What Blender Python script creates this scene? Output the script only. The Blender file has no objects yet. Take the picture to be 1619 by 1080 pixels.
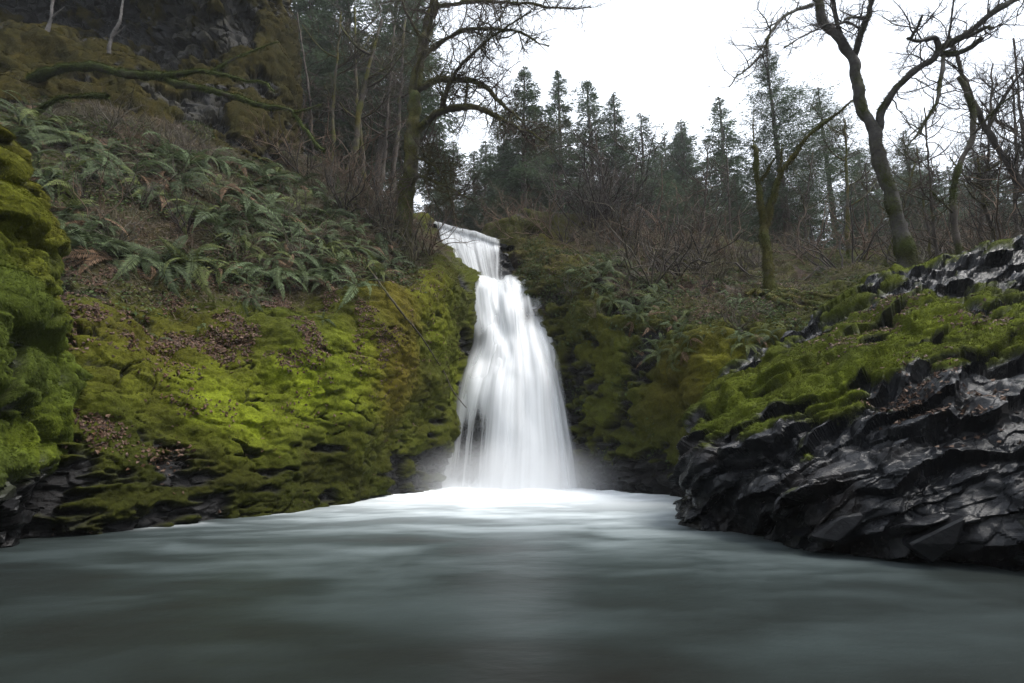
import bpy, bmesh, math, random
import numpy as np
from mathutils import Vector, Matrix, Quaternion
from mathutils.bvhtree import BVHTree

# ------------------------------------------------------------------ camera, sky, light
SC = bpy.context.scene
COL = SC.collection
CAMZ, PITCH, FPX = 1.25, math.radians(12.2), 809.5
cam_d = bpy.data.cameras.new('camera'); cam_d.lens = 18; cam_d.sensor_width = 36
cam_d.clip_start = 0.05; cam_d.clip_end = 2000
cam = bpy.data.objects.new('camera', cam_d); COL.objects.link(cam)
cam.location = (0, 0, CAMZ); cam.rotation_euler = (math.radians(90) + PITCH, 0, 0)
SC.camera = cam

SUN_EL, SUN_AZ = math.radians(60), math.radians(108)      # azimuth clockwise from +Y
world = bpy.data.worlds.new('World'); SC.world = world; world.use_nodes = True
nt = world.node_tree; nt.nodes.clear()
wo = nt.nodes.new('ShaderNodeOutputWorld'); bg = nt.nodes.new('ShaderNodeBackground')
sky = nt.nodes.new('ShaderNodeTexSky'); sky.sky_type = 'NISHITA'; sky.sun_disc = False
sky.sun_elevation = SUN_EL; sky.sun_rotation = SUN_AZ; sky.air_density = 1.0; sky.dust_density = 3.0
mixw = nt.nodes.new('ShaderNodeMix'); mixw.data_type = 'RGBA'
tcw = nt.nodes.new('ShaderNodeTexCoord'); nzw = nt.nodes.new('ShaderNodeTexNoise')
nzw.inputs['Scale'].default_value = 1.6; nzw.inputs['Detail'].default_value = 4
mrw = nt.nodes.new('ShaderNodeMapRange')
mrw.inputs[1].default_value = .3; mrw.inputs[2].default_value = .7; mrw.inputs[3].default_value = .80; mrw.inputs[4].default_value = .95
nt.links.new(tcw.outputs['Generated'], nzw.inputs['Vector'])
nt.links.new(nzw.outputs['Fac'], mrw.inputs[0]); nt.links.new(mrw.outputs[0], mixw.inputs[0])
nt.links.new(sky.outputs[0], mixw.inputs[6]); mixw.inputs[7].default_value = (4.3, 4.55, 4.9, 1)
nt.links.new(mixw.outputs[2], bg.inputs[0]); bg.inputs[1].default_value = 0.12
nt.links.new(bg.outputs[0], wo.inputs[0])

sun_d = bpy.data.lights.new('sun', 'SUN'); sun_d.energy = 1.5; sun_d.angle = math.radians(25); sun_d.color = (1, .97, .92)
sun = bpy.data.objects.new('sun', sun_d); COL.objects.link(sun); sun.location = (0, 0, 60)
sdir = Vector((math.sin(SUN_AZ) * math.cos(SUN_EL), math.cos(SUN_AZ) * math.cos(SUN_EL), math.sin(SUN_EL)))
sun.rotation_euler = sdir.to_track_quat('Z', 'Y').to_euler()

vs = SC.view_settings; vs.view_transform = 'Standard'; vs.look = 'None'; vs.gamma = 1; vs.exposure = 1.75
vs.use_curve_mapping = False
SC.render.engine = 'CYCLES'
SC.cycles.use_denoising = True
SC.cycles.max_bounces = 6; SC.cycles.diffuse_bounces = 3; SC.cycles.glossy_bounces = 2
SC.cycles.transparent_max_bounces = 16; SC.cycles.transmission_bounces = 3; SC.cycles.volume_bounces = 1
SC.cycles.caustics_reflective = False; SC.cycles.caustics_refractive = False

# ------------------------------------------------------------------ helpers
CP, SP = math.cos(PITCH), math.sin(PITCH)
def W(px, py, Y):
    """point at depth Y (metres in front of the camera) seen at photo pixel px, py"""
    a = (px - 809.5) / FPX; b = (540 - py) / FPX
    dx, dy, dz = a, CP - SP * b, SP + CP * b
    t = Y / dy
    return np.array((dx * t, Y, CAMZ + dz * t))
def WL(px, Y, z=0.0):
    """point at height z (the water line) and depth Y in the direction of column px"""
    b = math.tan(math.atan2(z - CAMZ, Y) - PITCH)
    return np.array(((px - 809.5) / FPX * Y / (CP - SP * b), Y, z))
def proj(P):
    P = np.asarray(P, float); x = P[..., 0]; y = P[..., 1]; z = P[..., 2] - CAMZ
    d = np.maximum(y * CP + z * SP, 1e-3); u = -y * SP + z * CP
    return np.stack((809.5 + FPX * x / d, 540 - FPX * u / d), -1)
def mpp(Y): return Y / FPX * 1.05                         # metres per photo pixel at depth Y

def srgb(r, g, b):
    f = lambda c: ((c / 255 + .055) / 1.055) ** 2.4 if c > 10 else c / 255 / 12.92
    return np.array((f(r), f(g), f(b)))

def _h(ix, iy, iz, s):
    h = (ix.astype(np.int64) * 374761393 + iy.astype(np.int64) * 668265263 + iz.astype(np.int64) * 2147483647 + s * 1274126177) & 0xffffffff
    h = ((h ^ (h >> 13)) * 1274126177) & 0xffffffff
    h = ((h ^ (h >> 16)) * 2246822519) & 0xffffffff
    return ((h ^ (h >> 15)) & 0xffffff) / float(0xffffff)
def vnoise(p, s=0):
    i = np.floor(p); f = p - i; f = f * f * f * (f * (f * 6 - 15) + 10); i = i.astype(np.int64)
    x, y, z = i[:, 0], i[:, 1], i[:, 2]; fx, fy, fz = f.T
    c = [_h(x + a, y + b, z + d, s) for a in (0, 1) for b in (0, 1) for d in (0, 1)]
    l = lambda a, b, t: a + (b - a) * t
    return l(l(l(c[0], c[1], fz), l(c[2], c[3], fz), fy), l(l(c[4], c[5], fz), l(c[6], c[7], fz), fy), fx) * 2 - 1
def fbm(p, scale=1., oct=4, s=0, gain=.5):
    p = np.asarray(p, float).reshape(-1, 3) * scale; r = np.zeros(len(p)); a = 1.; t = 0
    for k in range(oct):
        r += a * vnoise(p + 17.3 * k, s + k); t += a; a *= gain; p = p * 2.03
    return r / t
def worley(p, s=0):
    """nearest cell: distance, second distance, cell hash triple, offset from the centre"""
    p = np.asarray(p, float).reshape(-1, 3); i = np.floor(p).astype(np.int64)
    F1 = np.full(len(p), 9.); F2 = np.full(len(p), 9.); best = np.zeros((len(p), 3), np.int64); off = np.zeros((len(p), 3))
    for a in (-1, 0, 1):
        for b in (-1, 0, 1):
            for c in (-1, 0, 1):
                x, y, z = i[:, 0] + a, i[:, 1] + b, i[:, 2] + c
                q = np.stack((x + _h(x, y, z, s + 1), y + _h(x, y, z, s + 2), z + _h(x, y, z, s + 3)), 1)
                d = p - q; dd = np.sqrt((d * d).sum(1)); m = dd < F1
                F2 = np.where(m, F1, np.minimum(F2, dd)); F1 = np.where(m, dd, F1)
                best[m] = np.stack((x, y, z), 1)[m]; off[m] = d[m]
    rnd = [_h(best[:, 0], best[:, 1], best[:, 2], s + 7 + k) for k in range(4)]
    return F1, F2, np.stack(rnd, 1), off
def sstep(a, b, x):
    t = np.clip((x - a) / (b - a), 0, 1); return t * t * (3 - 2 * t)
def unit(v): return v / np.maximum(np.linalg.norm(v, axis=-1, keepdims=True), 1e-9)

def crv(ctrl, counts):
    """Catmull-Rom through ctrl (n, ...) with counts[k] samples in interval k"""
    ctrl = np.asarray(ctrl, float); n = len(ctrl); out = []
    e = np.concatenate((2 * ctrl[:1] - ctrl[1:2], ctrl, 2 * ctrl[-1:] - ctrl[-2:-1]))
    for k in range(n - 1):
        p0, p1, p2, p3 = e[k], e[k + 1], e[k + 2], e[k + 3]
        t = np.arange(counts[k] + (k == n - 2)) / counts[k]
        t = t.reshape((-1,) + (1,) * (ctrl.ndim - 1))
        out.append(.5 * (2 * p1 + (p2 - p0) * t + (2 * p0 - 5 * p1 + 4 * p2 - p3) * t * t + (3 * p1 - p0 - 3 * p2 + p3) * t ** 3))
    return np.concatenate(out)
def loft(cols, cu, cv):
    g = crv(np.array(cols), cu)                            # (NU, rows, 3)
    return crv(g.transpose(1, 0, 2), cv).transpose(1, 0, 2)
def gnormal(G, flip=False):
    n = unit(np.cross(np.gradient(G, axis=0), np.gradient(G, axis=1)))
    return -n if flip else n
def gfaces(nu, nv, flip=False, wrap=False):
    i = np.arange(nu if wrap else nu - 1); j = np.arange(nv - 1); I, J = np.meshgrid(i, j, indexing='ij'); I2 = (I + 1) % nu
    f = np.stack((I * nv + J, I2 * nv + J, I2 * nv + J + 1, I * nv + J + 1), -1).reshape(-1, 4)
    return f[:, ::-1] if flip else f

def mesh_np(name, V, F, col=None, smooth=True, attrs=None):
    V = np.asarray(V, np.float32).reshape(-1, 3); F = np.asarray(F, np.int32); k = F.shape[1]
    me = bpy.data.meshes.new(name)
    me.vertices.add(len(V)); me.vertices.foreach_set('co', V.ravel())
    me.loops.add(F.size); me.loops.foreach_set('vertex_index', F.ravel())
    me.polygons.add(len(F)); me.polygons.foreach_set('loop_start', np.arange(0, F.size, k, dtype=np.int32))
    if not isinstance(smooth, np.ndarray): smooth = np.full(len(F), bool(smooth))
    me.polygons.foreach_set('use_smooth', smooth)
    if col is not None:
        c = np.ones((len(V), 4), np.float32); c[:, :3] = col
        a = me.color_attributes.new('Col', 'FLOAT_COLOR', 'POINT'); a.data.foreach_set('color', c.ravel())
    for n_, v_ in (attrs or {}).items():
        a = me.attributes.new(n_, 'FLOAT', 'POINT'); a.data.foreach_set('value', np.asarray(v_, np.float32))
    me.update(calc_edges=True); return me
def link(name, me, mat=None, parent=None, loc=None):
    o = bpy.data.objects.new(name, me); COL.objects.link(o)
    if mat is not None and me is not None and not me.materials: me.materials.append(mat)
    if parent is not None: o.parent = parent
    if loc is not None: o.location = loc
    return o
def tag(o, label=None, cat=None, group=None, kind=None):
    if label: o['label'] = label
    if cat: o['category'] = cat
    if group: o['group'] = group
    if kind: o['kind'] = kind
    return o
def empty(name, loc): return link(name, None, loc=loc)

def tubes(paths, sides=6, lump=0., seed=0, cap=True):
    """paths: list of (pts (n,3), radii (n,)) -> one vertex / quad array"""
    Vs, Fs, base = [], [], 0
    for pts, r in paths:
        pts = np.asarray(pts, float); n = len(pts); r = np.broadcast_to(np.asarray(r, float), (n,))
        k = sides if np.max(r) > .012 else 3
        t = unit(np.gradient(pts, axis=0)); a = np.array((0, 0, 1.)) if abs(t[0, 2]) < .9 else np.array((1., 0, 0))
        u = unit(np.cross(t[0], a)); U = np.zeros((n, 3))
        for i in range(n):
            u = u - t[i] * np.dot(u, t[i]); u = u / max(np.linalg.norm(u), 1e-9); U[i] = u
        Vv = np.cross(t, U); th = np.linspace(0, 2 * math.pi, k, endpoint=False)
        d = U[:, None] * np.cos(th)[None, :, None] + Vv[:, None] * np.sin(th)[None, :, None]
        rr = np.repeat(r[:, None], k, 1)
        if lump > 0 and np.max(r) > .02:
            q = (pts[:, None] + d * rr[..., None]).reshape(-1, 3)
            rr = rr * (1 + lump * fbm(q, 2.2, 3, seed).reshape(n, k) * 2 + lump * .6 * fbm(q, 9, 2, seed + 5).reshape(n, k))
        V = pts[:, None] + d * rr[..., None]
        f = gfaces(n, k).reshape(-1, 4); I, J = np.meshgrid(np.arange(n - 1), np.arange(k), indexing='ij'); J2 = (J + 1) % k
        f = np.stack((I * k + J, I * k + J2, (I + 1) * k + J2, (I + 1) * k + J), -1).reshape(-1, 4)
        Vs.append(V.reshape(-1, 3)); Fs.append(f + base); base += n * k
    return np.concatenate(Vs), np.concatenate(Fs)

def vnormals(V, F):
    n = np.zeros_like(V); a = V[F[:, 0]]; c = np.cross(V[F[:, 1]] - a, V[F[:, 2]] - a)
    if F.shape[1] == 4: c = c + np.cross(V[F[:, 2]] - a, V[F[:, 3]] - a)
    for k in range(F.shape[1]): np.add.at(n, F[:, k], c)
    return unit(n)
def scatter(V, F, mask, n, rng):
    """n random points on quads, weighted by area and vertex mask"""
    a, b, c, d = (V[F[:, k]] for k in range(4))
    ar = np.linalg.norm(np.cross(c - a, d - b), axis=1) * .5
    w = ar * mask[F].mean(1); w = np.maximum(w, 0); w /= w.sum()
    fi = rng.choice(len(F), n, p=w); s, t = rng.random((2, n, 1))
    return fi, (a[fi] * (1 - s) + b[fi] * s) * (1 - t) + (d[fi] * (1 - s) + c[fi] * s) * t
def blades(name, V, F, N, mask, col, n, ln, wd, parent, seed=0, hang=.35, spread=.6, mat=None):
    """short moss shoots standing on a surface: one mesh of single triangles"""
    rng = np.random.default_rng(seed); fi, P = scatter(V, F, mask, n, rng)
    nn = N[F[fi, 0]]; cc = col[F[fi, 0]]
    dn = np.array((0, 0, -1.)) - nn * (-nn[:, 2:3]); tg = rng.normal(0, 1, (n, 3)); tg = unit(tg - nn * (tg * nn).sum(1, keepdims=True))
    d = unit(unit(dn + 1e-3) * hang * 1.6 + tg * spread + nn * rng.uniform(.15, .75, (n, 1)))
    side = unit(np.cross(d, nn) + rng.normal(0, .25, (n, 3))); L = ln * rng.uniform(.5, 1.4, (n, 1)); w = wd * rng.uniform(.6, 1.3, (n, 1))
    P = P - nn * .006
    T = np.stack((P - side * w * .5, P + side * w * .5, P + d * L), 1).reshape(-1, 3)
    j = np.repeat(cc * rng.uniform(.7, 1.35, (n, 1)), 3, 0)
    me = mesh_np(name, T, np.arange(3 * n).reshape(-1, 3), j, smooth=False)
    return tag(link(name, me, mat or M['moss'], parent), kind='stuff')

# ------------------------------------------------------------------ materials
M = {}
def nodes(name):
    m = bpy.data.materials.new(name); m.use_nodes = True; t = m.node_tree; t.nodes.clear()
    out = t.nodes.new('ShaderNodeOutputMaterial'); return m, t, out
def mat_col(name, rough=.8, trans=0., spec=.3, vary=.35, vscale=14., bump=.0, bscale=60., attr=True, base=(.1, .1, .1), coat=0.):
    m, t, out = nodes(name); L = t.links.new
    p = t.nodes.new('ShaderNodeBsdfPrincipled'); p.inputs['Roughness'].default_value = rough
    p.inputs['Specular IOR Level'].default_value = spec; p.inputs['Coat Weight'].default_value = coat
    tc = t.nodes.new('ShaderNodeTexCoord'); nz = t.nodes.new('ShaderNodeTexNoise')
    nz.inputs['Scale'].default_value = vscale; nz.inputs['Detail'].default_value = 5; nz.inputs['Roughness'].default_value = .65
    L(tc.outputs['Object'], nz.inputs['Vector'])
    mr = t.nodes.new('ShaderNodeMapRange'); mr.inputs[1].default_value = .3; mr.inputs[2].default_value = .7
    mr.inputs[3].default_value = 1 - vary; mr.inputs[4].default_value = 1 + vary; L(nz.outputs['Fac'], mr.inputs[0])
    mx = t.nodes.new('ShaderNodeMix'); mx.data_type = 'RGBA'; mx.blend_type = 'MULTIPLY'; mx.inputs[0].default_value = 1
    if attr:
        at = t.nodes.new('ShaderNodeAttribute'); at.attribute_name = 'Col'; L(at.outputs['Color'], mx.inputs[6])
    else: mx.inputs[6].default_value = (*base, 1)
    cb = t.nodes.new('ShaderNodeCombineColor')
    for k in range(3): L(mr.outputs[0], cb.inputs[k])
    L(cb.outputs[0], mx.inputs[7]); L(mx.outputs[2], p.inputs['Base Color'])
    if bump:
        n2 = t.nodes.new('ShaderNodeTexNoise'); n2.inputs['Scale'].default_value = bscale; n2.inputs['Detail'].default_value = 6
        n2.inputs['Roughness'].default_value = .7; L(tc.outputs['Object'], n2.inputs['Vector'])
        bp = t.nodes.new('ShaderNodeBump'); bp.inputs['Strength'].default_value = bump; bp.inputs['Distance'].default_value = .03
        L(n2.outputs['Fac'], bp.inputs['Height']); L(bp.outputs[0], p.inputs['Normal'])
    sh = p.outputs[0]
    if trans:
        tr = t.nodes.new('ShaderNodeBsdfTranslucent'); L(mx.outputs[2], tr.inputs[0]); ms = t.nodes.new('ShaderNodeMixShader')
        ms.inputs[0].default_value = trans; L(sh, ms.inputs[1]); L(tr.outputs[0], ms.inputs[2]); sh = ms.outputs[0]
    L(sh, out.inputs[0]); M[name] = m; return m, t, p, mx, tc
mat_col('moss', .9, trans=.15, spec=.15, vary=.25, vscale=30)
mat_col('leaf_litter', .7, spec=.3, vary=.2, vscale=20)
mat_col('fern_green', .7, trans=.25, spec=.18, vary=.3, vscale=1.3, attr=True)
mat_col('needles', .7, trans=.2, spec=.3, vary=.3, vscale=.5)
mat_col('bark', .85, spec=.25, vary=.4, vscale=9, bump=.6, bscale=30)
mat_col('twig', .85, spec=.2, vary=.3, vscale=5)

def mat_ground(name, wet, relief=.75):
    """one material for bank and rock surfaces: vertex colour, 'moss' attribute drives gloss and relief"""
    m, t, p, mx, tc = mat_col(name, .8, spec=.5, vary=.35, vscale=18, bump=.0); L = t.links.new
    at = t.nodes.new('ShaderNodeAttribute'); at.attribute_name = 'mossy'
    nz = t.nodes.new('ShaderNodeTexNoise'); nz.inputs['Scale'].default_value = 6; nz.inputs['Detail'].default_value = 5
    L(tc.outputs['Object'], nz.inputs['Vector'])
    mr = t.nodes.new('ShaderNodeMapRange'); mr.inputs[1].default_value = .35; mr.inputs[2].default_value = .65
    mr.inputs[3].default_value = wet; mr.inputs[4].default_value = min(wet + .2, .8); L(nz.outputs['Fac'], mr.inputs[0])
    mm = t.nodes.new('ShaderNodeMix'); mm.data_type = 'FLOAT'; L(at.outputs['Fac'], mm.inputs[0]); L(mr.outputs[0], mm.inputs[2]); mm.inputs[3].default_value = .92
    L(mm.outputs[0], p.inputs['Roughness'])
    m2 = t.nodes.new('ShaderNodeMix'); m2.data_type = 'FLOAT'; L(at.outputs['Fac'], m2.inputs[0]); m2.inputs[2].default_value = .21; m2.inputs[3].default_value = .08
    L(m2.outputs[0], p.inputs['Specular IOR Level'])
    n2 = t.nodes.new('ShaderNodeTexNoise'); n2.inputs['Scale'].default_value = 22; n2.inputs['Detail'].default_value = 8; n2.inputs['Roughness'].default_value = .68
    L(tc.outputs['Object'], n2.inputs['Vector'])
    bp = t.nodes.new('ShaderNodeBump'); bp.inputs['Strength'].default_value = relief; bp.inputs['Distance'].default_value = .05
    L(n2.outputs['Fac'], bp.inputs['Height']); L(bp.outputs[0], p.inputs['Normal'])
    return m
mat_ground('bank_earth', .45); mat_ground('wet_rock', .11, .34)

# water of the pool: milky where air is beaten in, foam where the attribute says so
def mat_pool():
    m, t, out = nodes('pool_water'); L = t.links.new
    p = t.nodes.new('ShaderNodeBsdfPrincipled'); p.inputs['IOR'].default_value = 1.33; p.inputs['Specular IOR Level'].default_value = .13
    at = t.nodes.new('ShaderNodeAttribute'); at.attribute_name = 'Col'; L(at.outputs['Color'], p.inputs['Base Color'])
    af = t.nodes.new('ShaderNodeAttribute'); af.attribute_name = 'foam'
    mr = t.nodes.new('ShaderNodeMapRange'); mr.inputs[3].default_value = .36; mr.inputs[4].default_value = .85; L(af.outputs['Fac'], mr.inputs[0])
    L(mr.outputs[0], p.inputs['Roughness'])
    tc = t.nodes.new('ShaderNodeTexCoord'); mp = t.nodes.new('ShaderNodeMapping'); mp.inputs['Scale'].default_value = (1.2, 2.6, 1)
    nz = t.nodes.new('ShaderNodeTexNoise'); nz.inputs['Scale'].default_value = 2.0; nz.inputs['Detail'].default_value = 4
    L(tc.outputs['Object'], mp.inputs[0]); L(mp.outputs[0], nz.inputs['Vector'])
    bp = t.nodes.new('ShaderNodeBump'); bp.inputs['Strength'].default_value = .14; bp.inputs['Distance'].default_value = .06
    L(nz.outputs['Fac'], bp.inputs['Height']); L(bp.outputs[0], p.inputs['Normal'])
    L(p.outputs[0], out.inputs[0]); M['pool_water'] = m
mat_pool()
def mat_fall():
    m, t, out = nodes('falling_water'); L = t.links.new
    d = t.nodes.new('ShaderNodeBsdfDiffuse'); d.inputs[0].default_value = (.93, .95, .97, 1)
    tr = t.nodes.new('ShaderNodeBsdfTranslucent'); tr.inputs[0].default_value = (.92, .94, .97, 1)
    ms = t.nodes.new('ShaderNodeMixShader'); ms.inputs[0].default_value = .3; L(d.outputs[0], ms.inputs[1]); L(tr.outputs[0], ms.inputs[2])
    tp = t.nodes.new('ShaderNodeBsdfTransparent'); at = t.nodes.new('ShaderNodeAttribute'); at.attribute_name = 'cover'
    m2 = t.nodes.new('ShaderNodeMixShader'); L(at.outputs['Fac'], m2.inputs[0]); L(tp.outputs[0], m2.inputs[1]); L(ms.outputs[0], m2.inputs[2])
    L(m2.outputs[0], out.inputs[0]); M['falling_water'] = m
mat_fall()

# moss and rock colours (real-world base colours)
LIME = np.array((.155, .190, .012)); GREEN = np.array((.052, .070, .009)); OLIVE = np.array((.046, .045, .009)); GOLD = np.array((.095, .072, .010))
DKGREEN = np.array((.024, .033, .008)); ROCK = np.array((.012, .0115, .012)); PALE = np.array((.06, .056, .042)); SOIL = np.array((.026, .019, .013))
LEAFC = [srgb(80, 57, 42), srgb(62, 43, 30), srgb(92, 73, 60), srgb(50, 34, 25)]

def field(V, default, anchors):
    """smooth field from (px, py, radius_m, value) marks: each mark sits on the nearest surface point"""
    pp = proj(V); num = np.zeros((len(V), np.size(default))) + np.asarray(default, float).reshape(1, -1); w0 = np.ones(len(V))
    for px, py, r, v in anchors:
        c = V[np.argmin((pp[:, 0] - px) ** 2 + (pp[:, 1] - py) ** 2)]
        w = 4 * np.exp(-((V - c) ** 2).sum(1) / (r * r)); num += w[:, None] * np.asarray(v, float).reshape(1, -1); w0 += w
    r = num / w0[:, None]
    return r[:, 0] if np.size(default) == 1 else r

def cushions(V, scale, s, squash=(1, 1, 1)):
    q = V / np.asarray(squash) * scale + .35 * np.stack([fbm(V, scale * .9, 2, s + 40 + k) for k in range(3)], 1)
    F1, F2, rnd, _ = worley(q, s); global GAP; GAP = F2 - F1
    return np.sqrt(np.clip(1 - (F1 / 1.05) ** 2, 0, 1)) * (.55 + .45 * rnd[:, 0])
def facets(V, scale, s, rot, tilt=.5):
    """broken-slab relief: every cell a plane of its own height and tilt"""
    q = V @ rot.T * np.asarray(scale) + .30 * np.stack([fbm(V, 1.3, 4, s + 60 + k) for k in range(3)], 1)
    F1, F2, rnd, off = worley(q, s)
    e = F2 - F1; k = sstep(0, .16, e)
    return ((rnd[:, 0] - .5) + tilt * ((rnd[:, 1:] - .5) * 2 * off).sum(1)) * (.25 + .75 * k) - .18 * (1 - k), e

# ------------------------------------------------------------------ ground far and wide
def build_ground():
    rr = np.concatenate((np.linspace(0, 60, 60), np.geomspace(64, 900, 24))); th = np.linspace(0, 2 * math.pi, 120, endpoint=False)
    R, T = np.meshgrid(rr, th, indexing='ij'); X = R * np.sin(T); Y = R * np.cos(T) + 5
    d = np.abs(X - .5) ; Z = -1.6 + 12 * sstep(26, 40, Y) + 9 * sstep(16, 50, np.abs(X)) * sstep(5, 25, Y) + 5 * sstep(14, 60, np.abs(X))
    Z += 24 * sstep(10, 42, np.hypot(X * .9, Y)) * sstep(8, -6, Y)  # unseen gorge hill behind the camera, raised to cut off low sky light
    Z += fbm(np.stack((X, Y, 0 * X), -1).reshape(-1, 3), .05, 4, 3).reshape(Z.shape) * 1.2 * sstep(30, 80, R)
    V = np.stack((X, Y, Z), -1).transpose(1, 0, 2); nu, nv = V.shape[:2]; V = V.reshape(-1, 3)
    f = gfaces(nu, nv, wrap=True)
    c = (SOIL * .5 + np.array((.02, .03, .014)) * .5) * (1 + .3 * fbm(V, .3, 3, 9))[:, None]
    tag(link('ground', mesh_np('ground', V, f[:, ::-1], c, attrs={'mossy': np.full(len(V), .5)}), M['bank_earth']), kind='structure')
build_ground()

# ------------------------------------------------------------------ left bank
def under(p, dz): q = p.copy(); q[2] -= dz; return q
SURF = []                                                  # (V, F) of everything that things stand on
def bank_cols(spec, back):
    cols = []
    for wl, pts, bk in zip(*zip(*[(s[0], s[1], b) for s, b in zip(spec, back)])):
        w = WL(*wl); c = [under(w, 1.0), w] + [W(*p) for p in pts]; c += [c[-1] + np.array(bk), c[-1] + np.array(bk) * 3]
        cols.append(c)
    return cols
LEFT = [((-300, 7.5), [(-300, 700, 7.8), (-300, 560, 8.4), (-300, 430, 9.5), (-300, 250, 12), (-300, 150, 14.5), (-300, 120, 16)]),
        ((60, 8.1), [(75, 700, 8.4), (85, 580, 9.0), (95, 440, 10.2), (85, 280, 12.3), (70, 185, 14.8), (60, 175, 17)]),
        ((250, 9.35), [(245, 700, 9.6), (245, 570, 10.3), (255, 440, 11.6), (265, 300, 14), (270, 222, 16.5), (275, 212, 18.5)]),
        ((450, 11.6), [(455, 680, 11.7), (470, 560, 12.3), (475, 480, 13.3), (460, 350, 16), (440, 272, 19.5), (435, 245, 22)]),
        ((565, 14), [(580, 660, 13.5), (595, 550, 13.4), (600, 480, 14.3), (585, 400, 16.5), (560, 315, 20), (550, 285, 22.5)]),
        ((640, 16), [(640, 680, 15.9), (650, 580, 15.6), (665, 480, 15.8), (650, 435, 17), (620, 375, 20), (600, 320, 23)]),
        ((692, 17.9), [(692, 640, 17.4), (698, 540, 17.2), (703, 446, 17.6), (690, 412, 18.5), (650, 390, 20.5), (630, 350, 24)]),
        ((705, 19.5), [(722, 640, 19.5), (728, 540, 19.6), (728, 452, 19.9), (714, 425, 21), (676, 370, 25), (668, 350, 28)]),
        ((760, 21.5), [(775, 640, 21.8), (780, 540, 22.8), (775, 450, 23.8), (755, 430, 24.8), (720, 385, 27), (700, 370, 30)])]
LBACK = [(-4, 12, 1), (-4, 12, 1), (-3, 12, 1), (-2, 14, 2), (-1, 14, 1.5), (-1, 14, .8), (-1, 14, .3), (-1, 14, .1), (0, 14, -.2)]
def build_left():
    G = loft(bank_cols(LEFT, LBACK), [40, 90, 95, 75, 60, 45, 34, 14], [8, 64, 62, 52, 56, 50, 22, 12, 6])
    N = gnormal(G); nu, nv = G.shape[:2]
    if N[nu // 3, nv // 4, 1] > 0: N = -N; flip = True
    else: flip = False
    V = G.reshape(-1, 3).copy(); N = N.reshape(-1, 3); pp = proj(V)
    upslope = field(V, 0., [(120, 300, 2.5, 1), (300, 300, 3, 1), (450, 350, 3, 1), (560, 400, 2.2, 1), (60, 200, 4, 1), (300, 400, 1.5, .9), (150, 430, 1.3, .8),
                            (420, 200, 4, 1), (600, 330, 3, 1), (400, 440, 1.2, .8), (250, 480, .8, .45), (130, 500, .8, .45), (400, 500, .7, .4), (350, 620, 1.5, 0), (600, 600, 1.5, 0), (200, 620, 1.2, 0), (640, 500, 1, 0), (700, 480, 1, 0), (540, 520, 1, .2)])
    upslope = sstep(.3, .75, upslope + .12 * fbm(V, 1.1, 3, 4))
    # relief
    big = fbm(V, .55, 4, 11) * .45
    cu = cushions(V, 1.3, 20, (1.5, 1.5, .8)) * .26 + cushions(V, 2.7, 21, (1.6, 1.6, .7)) * .17; gap = GAP
    cu = cu + cushions(V, 6.2, 22, (1.3, 1.3, .7)) * .12 + cushions(V, 13., 23) * .04
    fac, edge = facets(V, (3.2, 3.2, 6.5), 31, np.eye(3), .7)
    band = fbm(V * np.array((.8, .8, 3.4)), 1.3, 4, 52)
    bare = .75 * fbm(V, 1.1, 4, 51) + .75 * band * sstep(3.2, 1.6, V[:, 2]) + .22 * sstep(.6, .0, V[:, 2]) - .10 + field(V, 0., [(180, 805, .6, .3), (90, 800, .6, .25), (260, 800, .6, .15), (420, 790, .8, -.1), (230, 690, .7, .05), (600, 770, 1., .1), (690, 730, 1., .2), (300, 740, 1., -.25), (500, 750, 1., -.25),
              (380, 640, 1.1, -.6), (520, 620, 1.3, -.6), (700, 560, 1.5, -.5), (120, 590, .7, -.1), (450, 600, 1.0, -.6), (640, 600, .8, -.4)])
    moss = sstep(.22, -.02, bare) * (1 - upslope * .75)
    moss = np.clip(moss, 0, 1)
    wall = 1 - upslope
    moss = moss * (1 - .8 * sstep(.10, .02, gap + .26 * (.52 + fbm(V, 1.6, 3, 25))))
    disp = big * (.5 + .5 * wall) + moss * (cu - .12) + (1 - moss) * wall * (fac * .12 + .14 * band) + upslope * (.15 * fbm(V, 2.5, 3, 71))
    disp *= sstep(0, 26, np.repeat(np.arange(nu)[:, None], nv, 1).ravel() * 0 + 30)
    V = V + N * disp[:, None] + np.array((0, 0, -.05)) * (moss * cu)[:, None]
    hue = fbm(V, .9, 3, 81)[:, None] * .5 + .5; hue2 = fbm(V, 3.1, 3, 82)[:, None] * .5 + .5
    mc = GREEN * .8 * hue + OLIVE * .75 * (1 - hue); mc = mc * (.55 + .8 * hue2)
    lime = field(V, .04, [(350, 640, .6, 1), (400, 690, .55, 1), (470, 610, .6, .9), (540, 620, .7, .6), (560, 560, .6, .5), (330, 600, .4, .7), (200, 600, .6, .2), (700, 500, 1.0, .4), (720, 600, .9, .4), (120, 620, .7, .15), (250, 760, 1.4, 0), (450, 760, 1, .0), (600, 720, 1, .1)])[:, None]
    gold = field(V, .1, [(635, 590, .9, 1), (640, 480, .9, .8), (590, 430, .9, .8), (690, 470, .8, .6), (300, 560, .9, .35), (200, 540, .8, .4), (540, 430, .6, .8)])[:, None]
    lime = np.clip(lime * (.1 + 1.6 * hue2), 0, 1)
    mc = mc * (1 - gold) + GOLD * gold * (.6 + .7 * hue2); mc = mc * (1 - lime) + LIME * lime
    soil = SOIL * (1 + .4 * fbm(V, 3, 3, 91))[:, None]; lit = sstep(-.1, .35, fbm(V, 2.2, 4, 92))[:, None]
    soil = soil * (1 - lit) + srgb(66, 52, 42) * lit * .8
    rock = ROCK * (1 + .5 * fbm(V, 2, 4, 93))[:, None] + .012 * sstep(.1, .4, fbm(V, 5, 3, 94))[:, None]
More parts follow.
